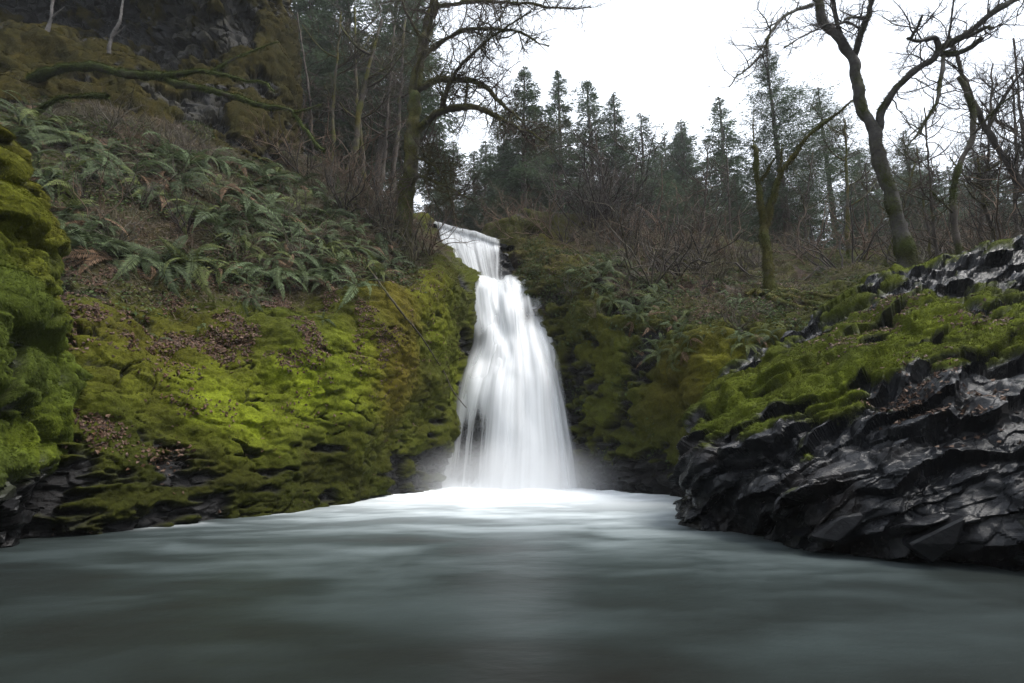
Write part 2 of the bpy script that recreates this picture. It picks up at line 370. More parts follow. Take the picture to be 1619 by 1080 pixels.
    up = upslope[:, None]; m = moss[:, None]
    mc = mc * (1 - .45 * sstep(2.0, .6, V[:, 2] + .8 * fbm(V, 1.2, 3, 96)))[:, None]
    ground_c = rock * (1 - up) + soil * up
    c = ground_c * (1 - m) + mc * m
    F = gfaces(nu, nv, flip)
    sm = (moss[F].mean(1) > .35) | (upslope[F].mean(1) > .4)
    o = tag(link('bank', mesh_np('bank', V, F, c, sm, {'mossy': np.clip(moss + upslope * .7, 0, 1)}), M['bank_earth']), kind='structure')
    SURF.append((V, F)); Nv = vnormals(V, F); vis = (pp[:, 0] > -60) & (pp[:, 1] > -40) & (V[:, 2] > .02)
    near = 1 / np.maximum(V[:, 1], 6) ** 1.0
    blades('moss', V, F, Nv, (moss * vis * sstep(.3, .6, moss)) * near, mc, 330000, .045, .014, o, 5)
    return o, V, F, Nv, moss, upslope, vis
left_bank, LV, LF, LN, LMOSS, LUP, LVIS = build_left()

# ------------------------------------------------------------------ right bank
RIGHT = [((840, 21.5), [(840, 640, 21.8), (820, 540, 22.8), (800, 450, 23.6), (790, 430, 24.4), (772, 398, 26), (755, 385, 30)]),
         ((915, 18.8), [(895, 640, 19.3), (868, 540, 20), (848, 460, 20.8), (842, 434, 21.6), (808, 388, 24.5), (795, 364, 28)]),
         ((990, 16.7), [(975, 650, 17), (950, 540, 18), (925, 460, 19.3), (905, 420, 20.8), (870, 372, 25), (850, 355, 28)]),
         ((1080, 15), [(1065, 670, 14.8), (1050, 580, 15.5), (1040, 510, 17), (1025, 460, 19), (990, 400, 24), (970, 370, 28)]),
         ((1180, 12.8), [(1140, 620, 12.9), (1135, 560, 13.3), (1145, 515, 15), (1140, 475, 18), (1130, 425, 23), (1120, 390, 28)]),
         ((1350, 12.5), [(1290, 560, 13), (1270, 505, 14), (1260, 478, 15.7), (1250, 455, 18.5), (1250, 430, 23), (1250, 405, 28)]),
         ((1600, 12.5), [(1520, 520, 13), (1500, 475, 14), (1480, 455, 15.7), (1450, 440, 18.5), (1430, 422, 23), (1420, 408, 28)]),
         ((2000, 12.5), [(1900, 480, 13), (1800, 455, 14), (1750, 445, 15.7), (1700, 435, 18.5), (1650, 420, 23), (1620, 408, 28)])]
RBACK = [(0, 14, -.2), (0, 14, 0), (0, 14, 0), (1, 14, 0), (2, 14, .3), (3, 14, .5), (5, 14, .6), (8, 14, .6)]
def build_right():
    G = loft(bank_cols(RIGHT, RBACK), [20, 60, 64, 64, 60, 40, 30], [6, 50, 40, 40, 36, 40, 24, 12, 6])
    N = gnormal(G); nu, nv = G.shape[:2]; flip = N[nu // 2, nv // 4, 1] > 0
    if flip: N = -N
    V = G.reshape(-1, 3).copy(); N = N.reshape(-1, 3); pp = proj(V)
    upslope = field(V, .5, [(950, 650, 2, 0), (1050, 650, 2, 0), (880, 560, 1.3, 0), (1000, 560, 1.2, .1), (1130, 600, 1.2, .05), (1150, 500, 1.2, 1), (1050, 440, 2, .9), (1200, 440, 3, 1), (950, 420, 1.5, .5), (1000, 390, 3, .8)])
    upslope = sstep(.25, .75, upslope + .15 * fbm(V, .9, 3, 104))
    cu = cushions(V, 1.2, 121, (1.2, 1.2, .9)) * .34 + cushions(V, 3.0, 122, (1.2, 1.2, .8)) * .2 + cushions(V, 7., 123) * .08; gap = GAP
    fac, edge = facets(V, (1.8, 1.8, 3.6), 131, np.eye(3), .6)
    bare = fbm(V, .8, 4, 151) + .6 * sstep(1.6, .2, V[:, 2]) - .12 + field(V, 0., [(905, 640, 1.2, .45), (1010, 740, 1.2, .25), (865, 500, 1.0, .4), (1130, 580, 1.2, -.5), (1050, 600, 1.0, -.3), (880, 420, 1.5, -.2)])
    moss = sstep(.2, -.05, bare + .55 * fbm(V * np.array((1, 1, 2.)), 2.4, 3, 152)) * (1 - upslope * .45)
    V = V + N * (fbm(V, .5, 4, 111) * .5 + moss * (cu - .12) + (1 - moss) * (1 - upslope) * fac * .32 + .22 * fbm(V * np.array((1, 1, 2.2)), 1.5, 4, 112) + upslope * .15 * fbm(V, 2, 3, 171))[:, None]
    hue = fbm(V, .8, 3, 181)[:, None] * .5 + .5; hue2 = fbm(V, 3, 3, 182)[:, None] * .5 + .5
    mc = (DKGREEN * 1.3 * hue + OLIVE * (1 - hue)) * (.7 + .6 * hue2)
    gold = field(V, .12, [(1130, 590, .9, .9), (1060, 590, .8, .7), (900, 390, 2, .7), (860, 400, 1.6, .7), (950, 540, 1.2, .3), (940, 440, 1, .5)])[:, None]
    mc = mc * (1 - gold) + GOLD * gold * (.6 + .6 * hue2)
    lime = field(V, .06, [(1160, 580, .6, .35), (960, 600, 1.2, .2)])[:, None]; mc = mc * (1 - lime) + LIME * lime
    soil = SOIL * (1 + .4 * fbm(V, 3, 3, 191))[:, None]; lit = sstep(-.2, .3, fbm(V, 1.6, 4, 192))[:, None]; soil = soil * (1 - lit) + srgb(68, 54, 46) * lit * .7
    rock = ROCK * (1 + .5 * fbm(V, 2, 4, 193))[:, None]
    up = upslope[:, None]; m = moss[:, None]
    c = (rock * (1 - up) + soil * up) * (1 - m) + mc * m
    F = gfaces(nu, nv, flip); sm = (moss[F].mean(1) > .35) | (upslope[F].mean(1) > .4)
    o = tag(link('bank', mesh_np('bank', V, F, c, sm, {'mossy': np.clip(moss + upslope * .7, 0, 1)}), M['bank_earth']), kind='structure')
    SURF.append((V, F)); Nv = vnormals(V, F); vis = (pp[:, 0] < 1700) & (V[:, 2] > .02) & (V[:, 1] < 28)
    blades('moss', V, F, Nv, moss * vis * sstep(.3, .6, moss), mc, 170000, .10, .022, o, 15, hang=.6)
    return o, V, F, Nv, moss, upslope, vis
right_bank, RV, RF, RN, RMOSS, RUP, RVIS = build_right()

# ------------------------------------------------------------------ dark cliff above the left slope
def build_cliff():
    spec = [[(-300, 190, 15), (-300, 60, 16.5), (-300, 0, 17), (-300, -150, 17), (-300, -400, 17)],
            [(0, 180, 15.2), (0, 62, 17.2), (0, 40, 20.5), (0, -40, 20.5), (0, -250, 17.0)],
            [(200, 205, 16.2), (200, 90, 18), (205, 68, 21.5), (205, -30, 21.5), (200, -250, 17.5)],
            [(300, 230, 17.2), (292, 135, 18.8), (295, 75, 19.6), (295, -20, 19), (300, -250, 18)],
            [(400, 260, 19), (405, 130, 20), (398, 55, 20.3), (392, -20, 20), (395, -250, 19)],
            [(452, 280, 21.5), (460, 135, 22), (450, 50, 22), (443, -20, 22), (445, -250, 22)],
            [(470, 270, 27), (468, 135, 28), (458, 50, 28), (450, -20, 28), (448, -250, 28)]]
    G = loft([[W(*p) for p in c] for c in spec], [50, 80, 60, 60, 50, 24], [64, 40, 50, 60])
    N = gnormal(G); nu, nv = G.shape[:2]; flip = N[nu // 2, nv // 2, 1] > 0
    if flip: N = -N
    V = G.reshape(-1, 3).copy(); N = N.reshape(-1, 3); pp = proj(V)
    fac, _ = facets(V, (1.1, 1.1, 1.0), 231, np.eye(3), .5); fac2, _ = facets(V, (3, 3, 2.6), 235, np.eye(3), .6)
    ledge = field(V, 0., [(60, 90, 2, 1), (180, 110, 1.8, 1), (100, 130, 2.5, 1), (0, 90, 2.5, 1), (250, 130, 1.2, .7), (220, 190, 1.5, .7)])
    bare = fbm(V, .8, 4, 251) + .5 * fbm(V, 2.6, 3, 252) + .10 - ledge * .6 + field(V, 0., [(300, 50, 1.6, .7), (270, 160, 1.3, .5), (100, 20, 3, .6), (420, 60, 2.2, -.45), (430, 130, 2, -.3), (400, 20, 2, -.2), (200, -60, 5, .3)])
    moss = sstep(.2, -.1, bare); cu = cushions(V, 1.6, 221, (1, 1, .8)) * .3 + cushions(V, 4.2, 222) * .12
    V = V + N * (fbm(V, .4, 4, 211) * .7 + (1 - moss) * (fac * .5 + fac2 * .2) + moss * cu)[:, None]
    h2 = fbm(V, 2.5, 3, 282)[:, None] * .5 + .5
    mc = (GOLD * .55 * h2 + OLIVE * .6 * (1 - h2)) * (.7 + .6 * fbm(V, 6, 2, 283) ** 2)[:, None]
    pale = (field(V, .05, [(300, 45, 1.3, 1), (275, 165, 1.2, .8), (340, 30, 1.2, .5), (290, 100, .8, .6), (390, 90, 1, .3)]) * sstep(-.35, .3, fbm(V, 3.2, 5, 260, .65)))[:, None]
    rock = ROCK * .45 * (1 + .5 * fbm(V, 2, 4, 293))[:, None]; rock = rock * (1 - pale) + PALE * pale
    c = rock * (1 - moss[:, None]) + mc * moss[:, None]
    F = gfaces(nu, nv, flip)
    o = tag(link('cliff', mesh_np('cliff', V, F, c, moss[F].mean(1) > .4, {'mossy': np.clip(moss + pale[:, 0], 0, 1)}), M['bank_earth']), kind='structure')
    SURF.append((V, F)); Nv = vnormals(V, F); vis = (pp[:, 0] > -40) & (pp[:, 1] > -40) & (pp[:, 0] < 520)
    blades('moss', V, F, Nv, moss * vis, mc, 90000, .11, .03, o, 25, hang=.8)
build_cliff()

# ------------------------------------------------------------------ rock behind the fall and the stream bed
FALL = [[(730, 437, 21.9), (738, 460, 21.4), (745, 500, 20.9), (745, 540, 20.4), (732, 580, 19.8), (721, 615, 19.3), (711, 660, 18.9), (701, 710, 18.6), (688, 775, 18.4)],
        [(762, 439, 21.7), (768, 458, 21.0), (772, 498, 20.6), (772, 530, 19.9), (765, 570, 19.6), (758, 606, 18.9), (750, 660, 18.7), (742, 710, 18.5), (735, 775, 18.2)],
        [(785, 440, 21.7), (788, 462, 21.3), (792, 500, 20.4), (795, 532, 20.0), (795, 566, 19.3), (788, 600, 18.7), (784, 650, 18.4), (780, 710, 18.2), (778, 776, 17.8)],
        [(808, 438, 21.7), (812, 468, 21.0), (815, 492, 20.2), (818, 530, 19.7), (822, 570, 19.0), (822, 606, 18.6), (822, 660, 18.3), (822, 710, 18.0), (820, 777, 17.6)],
        [(828, 437, 21.7), (832, 462, 21.3), (836, 495, 20.6), (842, 525, 19.9), (850, 565, 19.2), (856, 606, 18.7), (860, 660, 18.4), (864, 710, 18.1), (866, 776, 17.7)],
        [(853, 440, 21.7), (857, 462, 21.2), (863, 500, 20.7), (874, 530, 20.2), (885, 568, 19.6), (893, 612, 19.2), (902, 660, 18.8), (911, 710, 18.5), (922, 773, 18.2)]]
UPPER = [[(672, 406, 31), (683, 353, 25.6), (690, 362, 25.0), (700, 392, 24.0), (722, 452, 22.7)],
         [(695, 412, 31), (708, 361, 25.2), (712, 368, 24.7), (722, 396, 23.8), (742, 453, 22.6)],
         [(718, 418, 31), (736, 368, 24.9), (740, 375, 24.4), (746, 400, 23.6), (760, 454, 22.5)],
         [(738, 423, 31), (762, 375, 24.6), (765, 383, 24.1), (769, 405, 23.4), (777, 454, 22.4)],
         [(758, 430, 31), (788, 385, 24.4), (791, 392, 24.0), (794, 408, 23.4), (798, 453, 22.4)]]
def build_fall():
    # wet rock that carries the water
    def rock_sheet(name, spec, push, ext, cu, cv, s):
        cols = [[W(*p) + np.array((0, push, 0)) for p in c] for c in spec]
        l = [p + np.array((-ext, push * .6 + .3, 0)) for p in cols[0]]; r = [p + np.array((ext, push * .6 + .3, 0)) for p in cols[-1]]
        cols = [l] + cols + [r]; cols = [c + [c[-1] + np.array((0, 0, -1.2))] for c in cols]
        G = loft(cols, cu, cv); N = gnormal(G); nu, nv = G.shape[:2]; flip = N[nu // 2, nv // 2, 1] > 0
        if flip: N = -N
        V = G.reshape(-1, 3).copy(); N = N.reshape(-1, 3); fac, _ = facets(V, (2.2, 2.2, 2.8), s, np.eye(3), .6)
        V += N * (fac * .22 + .15 * fbm(V, 1.5, 4, s + 1))[:, None]
        c = ROCK * .8 * (1 + .4 * fbm(V, 3, 3, s))[:, None]
        return tag(link(name, mesh_np(name, V, gfaces(nu, nv, flip), c, False, {'mossy': np.zeros(len(V))}), M['wet_rock']), kind='structure')
    rock_sheet('fall_rock', FALL, .35, 1.3, [12] + [18] * 5 + [12], [8, 12, 12, 12, 12, 14, 16, 20, 8], 331)
    rock_sheet('fall_rock', UPPER, .25, 1.6, [12] + [14] * 4 + [16], [10, 8, 20, 26, 8], 335)
    root = tag(empty('waterfall', tuple(WL(805, 18, 0))), 'tall white silky waterfall pouring into the pool', 'waterfall', kind='structure')
    def sheet(name, spec, cu, cv, off, s, dens, edge, lumps=.1, gap=None, top=0.):
        G = loft([[W(*p) + np.array((0, -off, 0)) for p in c] for c in spec], cu, cv); N = gnormal(G); nu, nv = G.shape[:2]
        flip = N[nu // 2, nv // 2, 1] > 0
        if flip: N = -N
        u = np.repeat(np.linspace(0, 1, nu)[:, None], nv, 1).ravel(); v = np.repeat(np.linspace(0, 1, nv)[None], nu, 0).ravel()
        V = G.reshape(-1, 3).copy(); N = N.reshape(-1, 3)
        wob = u + .03 * fbm(np.stack((u * 3, v * 2, 0 * u), 1), 1, 2, s + 3)
        st = fbm(np.stack((wob * 16, v * 1.1, 0 * u), 1), 1, 3, s) * .6 + fbm(np.stack((wob * 48, v * 1.6, 0 * u), 1), 1, 2, s + 9) * .4
        V += N * (lumps * .7 * (1 - .75 * sstep(.35, .75, v)) * fbm(np.stack((u * 6, v * 6, 0 * u), 1), 1, 2, s + 2) + .012 * st)[:, None]
        ed = np.minimum(sstep(0, edge, u + .03 * st), sstep(0, edge, 1 - u + .03 * st))
        cov = np.clip(dens + .55 * st, 0, 1)
        if gap is not None: cov = cov * (1 - gap(u, v, st))
        cov = cov * ed
        if top: cov = cov * sstep(0, top, v + .03 * fbm(np.stack((u * 9, 0 * u, 0 * u), 1), 1, 3, s + 6))
        V[:, 2] = np.maximum(V[:, 2], .01)
        return link(name, mesh_np(name, V, gfaces(nu, nv, flip), None, True, {'cover': cov}), M['falling_water'], root)
    low_gap = lambda u, v, st: np.clip(1.6 * np.exp(-((u - .21) / .14) ** 2) * sstep(.56, .74, v) * (1 - .8 * sstep(.93, 1, v)) * (1 - .6 * np.clip(st * 2, 0, 1)), 0, .95)
    mid_gap = lambda u, v, st: np.clip(.75 * np.exp(-((u - .78) / .12) ** 2 - ((v - .22) / .06) ** 2) + .6 * np.exp(-((u - .1) / .12) ** 2 - ((v - .33) / .06) ** 2) + low_gap(u, v, st), 0, .95)
    o1 = sheet('lower_curtain', FALL, [26] * 5, [10, 14, 14, 14, 14, 14, 18, 22], 0, 401, .85, .08, .28, mid_gap, .03)
    o2 = sheet('lower_veil', FALL, [26] * 5, [10, 14, 14, 14, 14, 14, 18, 22], .22, 411, .6, .22, .34, mid_gap, .08)
    o3 = sheet('upper_curtain', UPPER, [26] * 4, [10, 8, 24, 28], .05, 421, .62, .06, .06,
               lambda u, v, st: sstep(.55, 1.0, u) * sstep(.35, .6, v) * np.clip(.55 - 1.2 * st, 0, 1))
    o4 = sheet('upper_veil', UPPER, [26] * 4, [10, 8, 24, 28], .16, 431, .35, .1, .08,
               lambda u, v, st: sstep(.5, 1.0, u) * sstep(.35, .6, v) * .9)
    for o in (o1, o2, o3, o4): o.matrix_parent_inverse = Matrix.Translation(-root.location)
    return root
waterfall = build_fall()

def build_pool():
    xs = np.arange(-13, 16.01, .09); ys = np.arange(-6, 21.5, .09); X, Y = np.meshgrid(xs, ys, indexing='ij')
    P = np.stack((X, Y, 0 * X), -1).reshape(-1, 3); x, y = P[:, 0], P[:, 1]
    bx = np.clip(x, -2.0, 2.0); d = np.hypot((x - bx), np.minimum(y - 18.0, 0) * .62)
    ang = np.arctan2(x - .2, 19.5 - y); rad = np.hypot(x - .2, 19.5 - y)
    flow = np.stack((x * .42 + .25 * y, y * .85 - .12 * x, 0 * x), 1)
    wisp = fbm(flow + .5 * np.stack((fbm(P, .5, 2, 505), fbm(P, .5, 2, 506), 0 * x), 1), 1.3, 5, 501, .55)
    wisp2 = fbm(np.stack((x * .55 + .3 * y, y * 2.2 - .35 * x, 0 * x), 1), 1.6, 5, 503, .62)
    core = np.exp(-(d / 3.3) ** 2.0)
    foam = np.clip(core * 1.2 + np.exp(-(d / 4.8) ** 2.4) * np.clip(.14 + .8 * wisp + .45 * wisp2, 0, 1), 0, 1)
    milk = np.exp(-(d / 5.6) ** 2.0) * 1.1 + .03
    milk = np.clip(milk * (1 + .95 * wisp + .45 * wisp2), 0, 1) * (1 - .55 * sstep(3.5, 7.5, x) * sstep(14, 9, y))
    shore = np.zeros(len(P))
    lx = np.interp(y, [7.5, 8.1, 9.35, 11.6, 14, 16, 17.9], [-9, -7.3, -6.1, -4.9, -4.1, -3.3, -2.55])
    shore = np.exp(-np.abs(x - lx - .25 - .2 * wisp2) / .22) * sstep(-.05, .3, wisp + .25 * np.exp(-((y - 9.3) / .8) ** 2)) * sstep(7.6, 8.6, y)
    foam = np.clip(foam + .28 * shore, 0, 1)
    deep = np.array((.0080, .0070, .0056)); tea = np.array((.054, .094, .096)); white = np.array((.80, .84, .87))
    c = deep * (1 - milk[:, None]) + tea * milk[:, None]; c = c * (1 - foam[:, None]) + white * foam[:, None]
    P[:, 2] = .006 * fbm(P, .8, 3, 507) + .10 * core * (.6 + .6 * fbm(P, 1.6, 3, 509)) + .006 * wisp2
    nu, nv = X.shape
    tag(link('pool', mesh_np('pool', P, gfaces(nu, nv), c, True, {'foam': foam}), M['pool_water']), kind='structure')
build_pool()

# ------------------------------------------------------------------ rock outcrop on the right
OUT = [((1150, 13), [(1150, 745, 12.8), (1150, 700, 12.6), (1160, 650, 12.6), (1190, 610, 12.8), (1225, 552, 13.5)]),
       ((1083, 9.7), [(1076, 745, 9.7), (1090, 690, 9.9), (1108, 645, 10.3), (1135, 608, 10.9), (1190, 555, 12.3)]),
       ((1195, 8.2), [(1185, 770, 8.0), (1192, 690, 8.5), (1225, 625, 9.2), (1250, 570, 10.1), (1290, 500, 12)]),
       ((1290, 7.2), [(1300, 780, 6.9), (1330, 665, 7.6), (1350, 590, 8.5), (1375, 520, 9.6), (1410, 435, 11.8)]),
       ((1450, 6.4), [(1455, 780, 6.2), (1475, 650, 6.8), (1490, 570, 7.7), (1500, 490, 9.2), (1515, 410, 11.5)]),
       ((1619, 5.9), [(1630, 750, 5.8), (1640, 620, 6.5), (1645, 540, 7.5), (1640, 460, 9.2), (1630, 385, 11.5)]),
       ((1850, 5.3), [(1850, 720, 5.3), (1850, 580, 6), (1850, 500, 7), (1840, 430, 8.8), (1800, 350, 11)]),
       ((2200, 4.6), [(2200, 700, 4.8), (2200, 540, 5.6), (2200, 450, 6.8), (2150, 400, 8.6), (2050, 320, 11)])]
BED = np.array(Matrix.Rotation(math.radians(24), 3, 'Y') @ Matrix.Rotation(math.radians(18), 3, 'X'))
def build_outcrop():
    cols = []
    for wl, pts in OUT:
        w = WL(*wl); c = [under(w, 1.0), w] + [W(*p) for p in pts]; r = c[-1]
        c += [r + np.array((.8, 1.6, -.7)), r + np.array((1.6, 3.2, -2.6))]; c[-1][2] = max(c[-1][2], 1.0); cols.append(c)
    G = loft(cols, [40, 60, 66, 76, 70, 40, 20], [10, 50, 66, 56, 52, 52, 14, 8]); N = gnormal(G); nu, nv = G.shape[:2]
    flip = N[nu // 2, nv // 3, 1] > 0
    if flip: N = -N
    V = G.reshape(-1, 3).copy(); N = N.reshape(-1, 3)
    f1, e1 = facets(V, (.75, .8, 1.9), 631, BED, .75); f2, e2 = facets(V, (1.5, 1.7, 3.4), 635, BED, 1.0); f3, e3 = facets(V, (4.5, 4.5, 8), 639, BED, .8)
    pp = proj(V); t = (V @ BED.T); tt = t[:, 2] / .30 + 1.1 * fbm(V, .8, 3, 641) + .35 * fbm(V, 2.6, 3, 642); lay = np.floor(tt); fr = tt - lay
    lo = vnoise(np.stack((t[:, 0] * 1.1, t[:, 1] * 1.1, lay * 7.31), 1), 645) + .5 * vnoise(np.stack((t[:, 0] * 3.1, t[:, 1] * 3.1, lay * 3.7), 1), 646)
    strata = .20 * lo + .17 * (.5 - fr) * sstep(1.0, .86, fr)
    V1 = V + N * (strata + f1 * .22 + f2 * .07 + f3 * .02 + .22 * fbm(V, .7, 3, 611))[:, None]
    Nd = vnormals(V1, gfaces(nu, nv, flip))
    want = .22 * lo - .22 + field(V, -.12, [(1400, 560, .9, .55), (1270, 590, 1, .6), (1180, 620, .8, .6), (1450, 470, 1.4, .5), (1500, 520, .9, .6), (1560, 480, 1.2, .3), (1500, 560, .7, .5), (1300, 660, .5, .3), (1350, 620, .6, .3),
                     (1120, 670, .8, .75), (1100, 700, .6, .75), (1180, 660, .7, .6), (1240, 640, .7, .6), (1300, 630, .6, .5), (1270, 725, .28, .6), (1250, 690, .3, .45), (1450, 420, .6, .2), (1400, 470, .8, .4), (1560, 600, .8, -.4), (1420, 640, .6, -.25), (1480, 720, 1.2, -.5), (1300, 780, 1., -.6), (1150, 760, .8, -.5),
                     (1520, 430, .5, -.3), (1340, 500, .3, -.3), (1600, 430, .6, -.35), (1250, 770, 1, -.6)])
    moss = sstep(-.02, .3, want + .95 * (fbm(V, 1.6, 4, 651)) + .35 * (Nd[:, 2] - .35))
    msm = moss
    cu = cushions(V, 1.8, 621, (1.5, 1.2, .7)) * .10 + cushions(V, 4.4, 622, (1.4, 1.1, .8)) * .08 + cushions(V, 10, 623) * .03
    soft = f1 * .22 + .10 * lo + .08 * (.5 - fr) + .22 * fbm(V, .7, 3, 611)
    V = V + N * ((1 - moss) * (strata + f1 * .22 + f2 * .07 + f3 * .02 + .22 * fbm(V, .7, 3, 611)) + moss * (soft + cu + .02))[:, None]
    hue = fbm(V, 1.1, 3, 681)[:, None] * .5 + .5; h2 = fbm(V, 4, 3, 682)[:, None] * .5 + .5
    mc = (GREEN * .8 * hue + OLIVE * .7 * (1 - hue)) * (.6 + .7 * h2); lime = np.clip(field(V, .15, [(1500, 500, .9, .6), (1430, 570, .5, .5), (1270, 725, .4, .7), (1180, 600, .6, .4), (1480, 440, .8, .5), (1340, 610, .5, .5)])[:, None] * (.5 + h2), 0, 1)
    mc = mc * (1 - lime) + LIME * .8 * lime
    rock = np.array((.0065, .0072, .0090)) * (1 + .5 * fbm(V, 2.2, 4, 693))[:, None] + .005 * sstep(.1, .5, fbm(V, 6, 4, 694))[:, None]
    warm = sstep(.1, .5, fbm(V, 1.5, 3, 695))[:, None]; rock = rock * (1 - .4 * warm) + np.array((.018, .014, .012)) * .4 * warm
    c = rock * (1 - moss[:, None]) + mc * moss[:, None]
    F = gfaces(nu, nv, flip); root = tag(empty('rock_outcrop', tuple(WL(1290, 7.2, -.3))), 'large dark wet rock outcrop with moss draped over its slanting top', 'rock')
    def child(o): o.matrix_parent_inverse = Matrix.Translation(-root.location); return o
    child(link('rock_face', mesh_np('rock_face', V, F, c, moss[F].mean(1) > .45, {'mossy': moss}), M['wet_rock'], root))
    SURF.append((V, F)); Nv = vnormals(V, F); vis = (pp[:, 0] < 1680) & (V[:, 2] > .05)
    child(blades('moss', V, F, Nv, moss * vis * sstep(.25, .6, moss) / np.maximum(V[:, 1], 5), mc, 230000, .04, .011, root, 35, hang=.3))
    return root, V, F, Nv, moss, child
outcrop, OV, OF, ON, OMOSS, out_child = build_outcrop()

def hull_mesh(name, rng, sx, sy, sz, n=15):
    bm = bmesh.new()
    for _ in range(n):
        v = Vector(rng.normal(0, 1, 3)); v.normalize(); m = max(abs(v.x), abs(v.y), abs(v.z)); v = v / (m ** .75)
        bm.verts.new((v.x * sx * rng.uniform(.75, 1), v.y * sy * rng.uniform(.75, 1), v.z * sz * rng.uniform(.8, 1)))
    r = bmesh.ops.convex_hull(bm, input=bm.verts); bmesh.ops.delete(bm, geom=[g for g in r['geom_interior'] if isinstance(g, bmesh.types.BMVert)], context='VERTS')
    bmesh.ops.bevel(bm, geom=bm.edges[:], offset=.012, segments=1, affect='EDGES')
    me = bpy.data.meshes.new(name); bm.to_mesh(me); bm.free()
    co = np.zeros(len(me.vertices) * 3); me.vertices.foreach_get('co', co); co = co.reshape(-1, 3)
    a = me.color_attributes.new('Col', 'FLOAT_COLOR', 'POINT'); c = np.ones((len(co), 4), np.float32)
    c[:, :3] = np.array((.010, .0105, .012)) * rng.uniform(.7, 1.3) * (1 + .3 * fbm(co, 5, 3, 5))[:, None]; a.data.foreach_set('color', c.ravel())
    m = me.attributes.new('mossy', 'FLOAT', 'POINT'); m.data.foreach_set('value', np.zeros(len(co), np.float32))
    me.materials.append(M['wet_rock']); return me
def build_slabs():
    rng = np.random.default_rng(8); meshes = [hull_mesh('slab', rng, .34 * rng.uniform(.7, 1.3), .26 * rng.uniform(.7, 1.3), .085 * rng.uniform(.7, 1.5)) for _ in range(12)]
    pp = proj(OV); mask = ((1 - OMOSS) > .7) & (pp[:, 0] > 1080) & (pp[:, 0] < 1640) & (pp[:, 1] > 570) & (OV[:, 2] > .03) & (ON[:, 1] < .3)
    fi, P = scatter(OV, OF, mask.astype(float), 16, rng)
    for k in range(len(P)):
        o = link('slab', meshes[k % 12], None, outcrop); n = Vector(ON[OF[fi[k], 0]])
        e = Matrix(BED.T.tolist()).to_euler(); s = rng.uniform(.5, 1.15)
        Rm = Matrix(BED.T.tolist()) @ Matrix.Rotation(rng.uniform(0, 6.28), 3, 'Z') @ Matrix.Rotation(rng.normal(0, .22), 3, 'X')
        p = Vector(P[k]) - n * .14 * s
        s *= 1.25; o.matrix_local = Matrix.LocRotScale(p - outcrop.location, Rm.to_quaternion(), (s, s, s * rng.uniform(.7, 1.3)))
build_slabs()

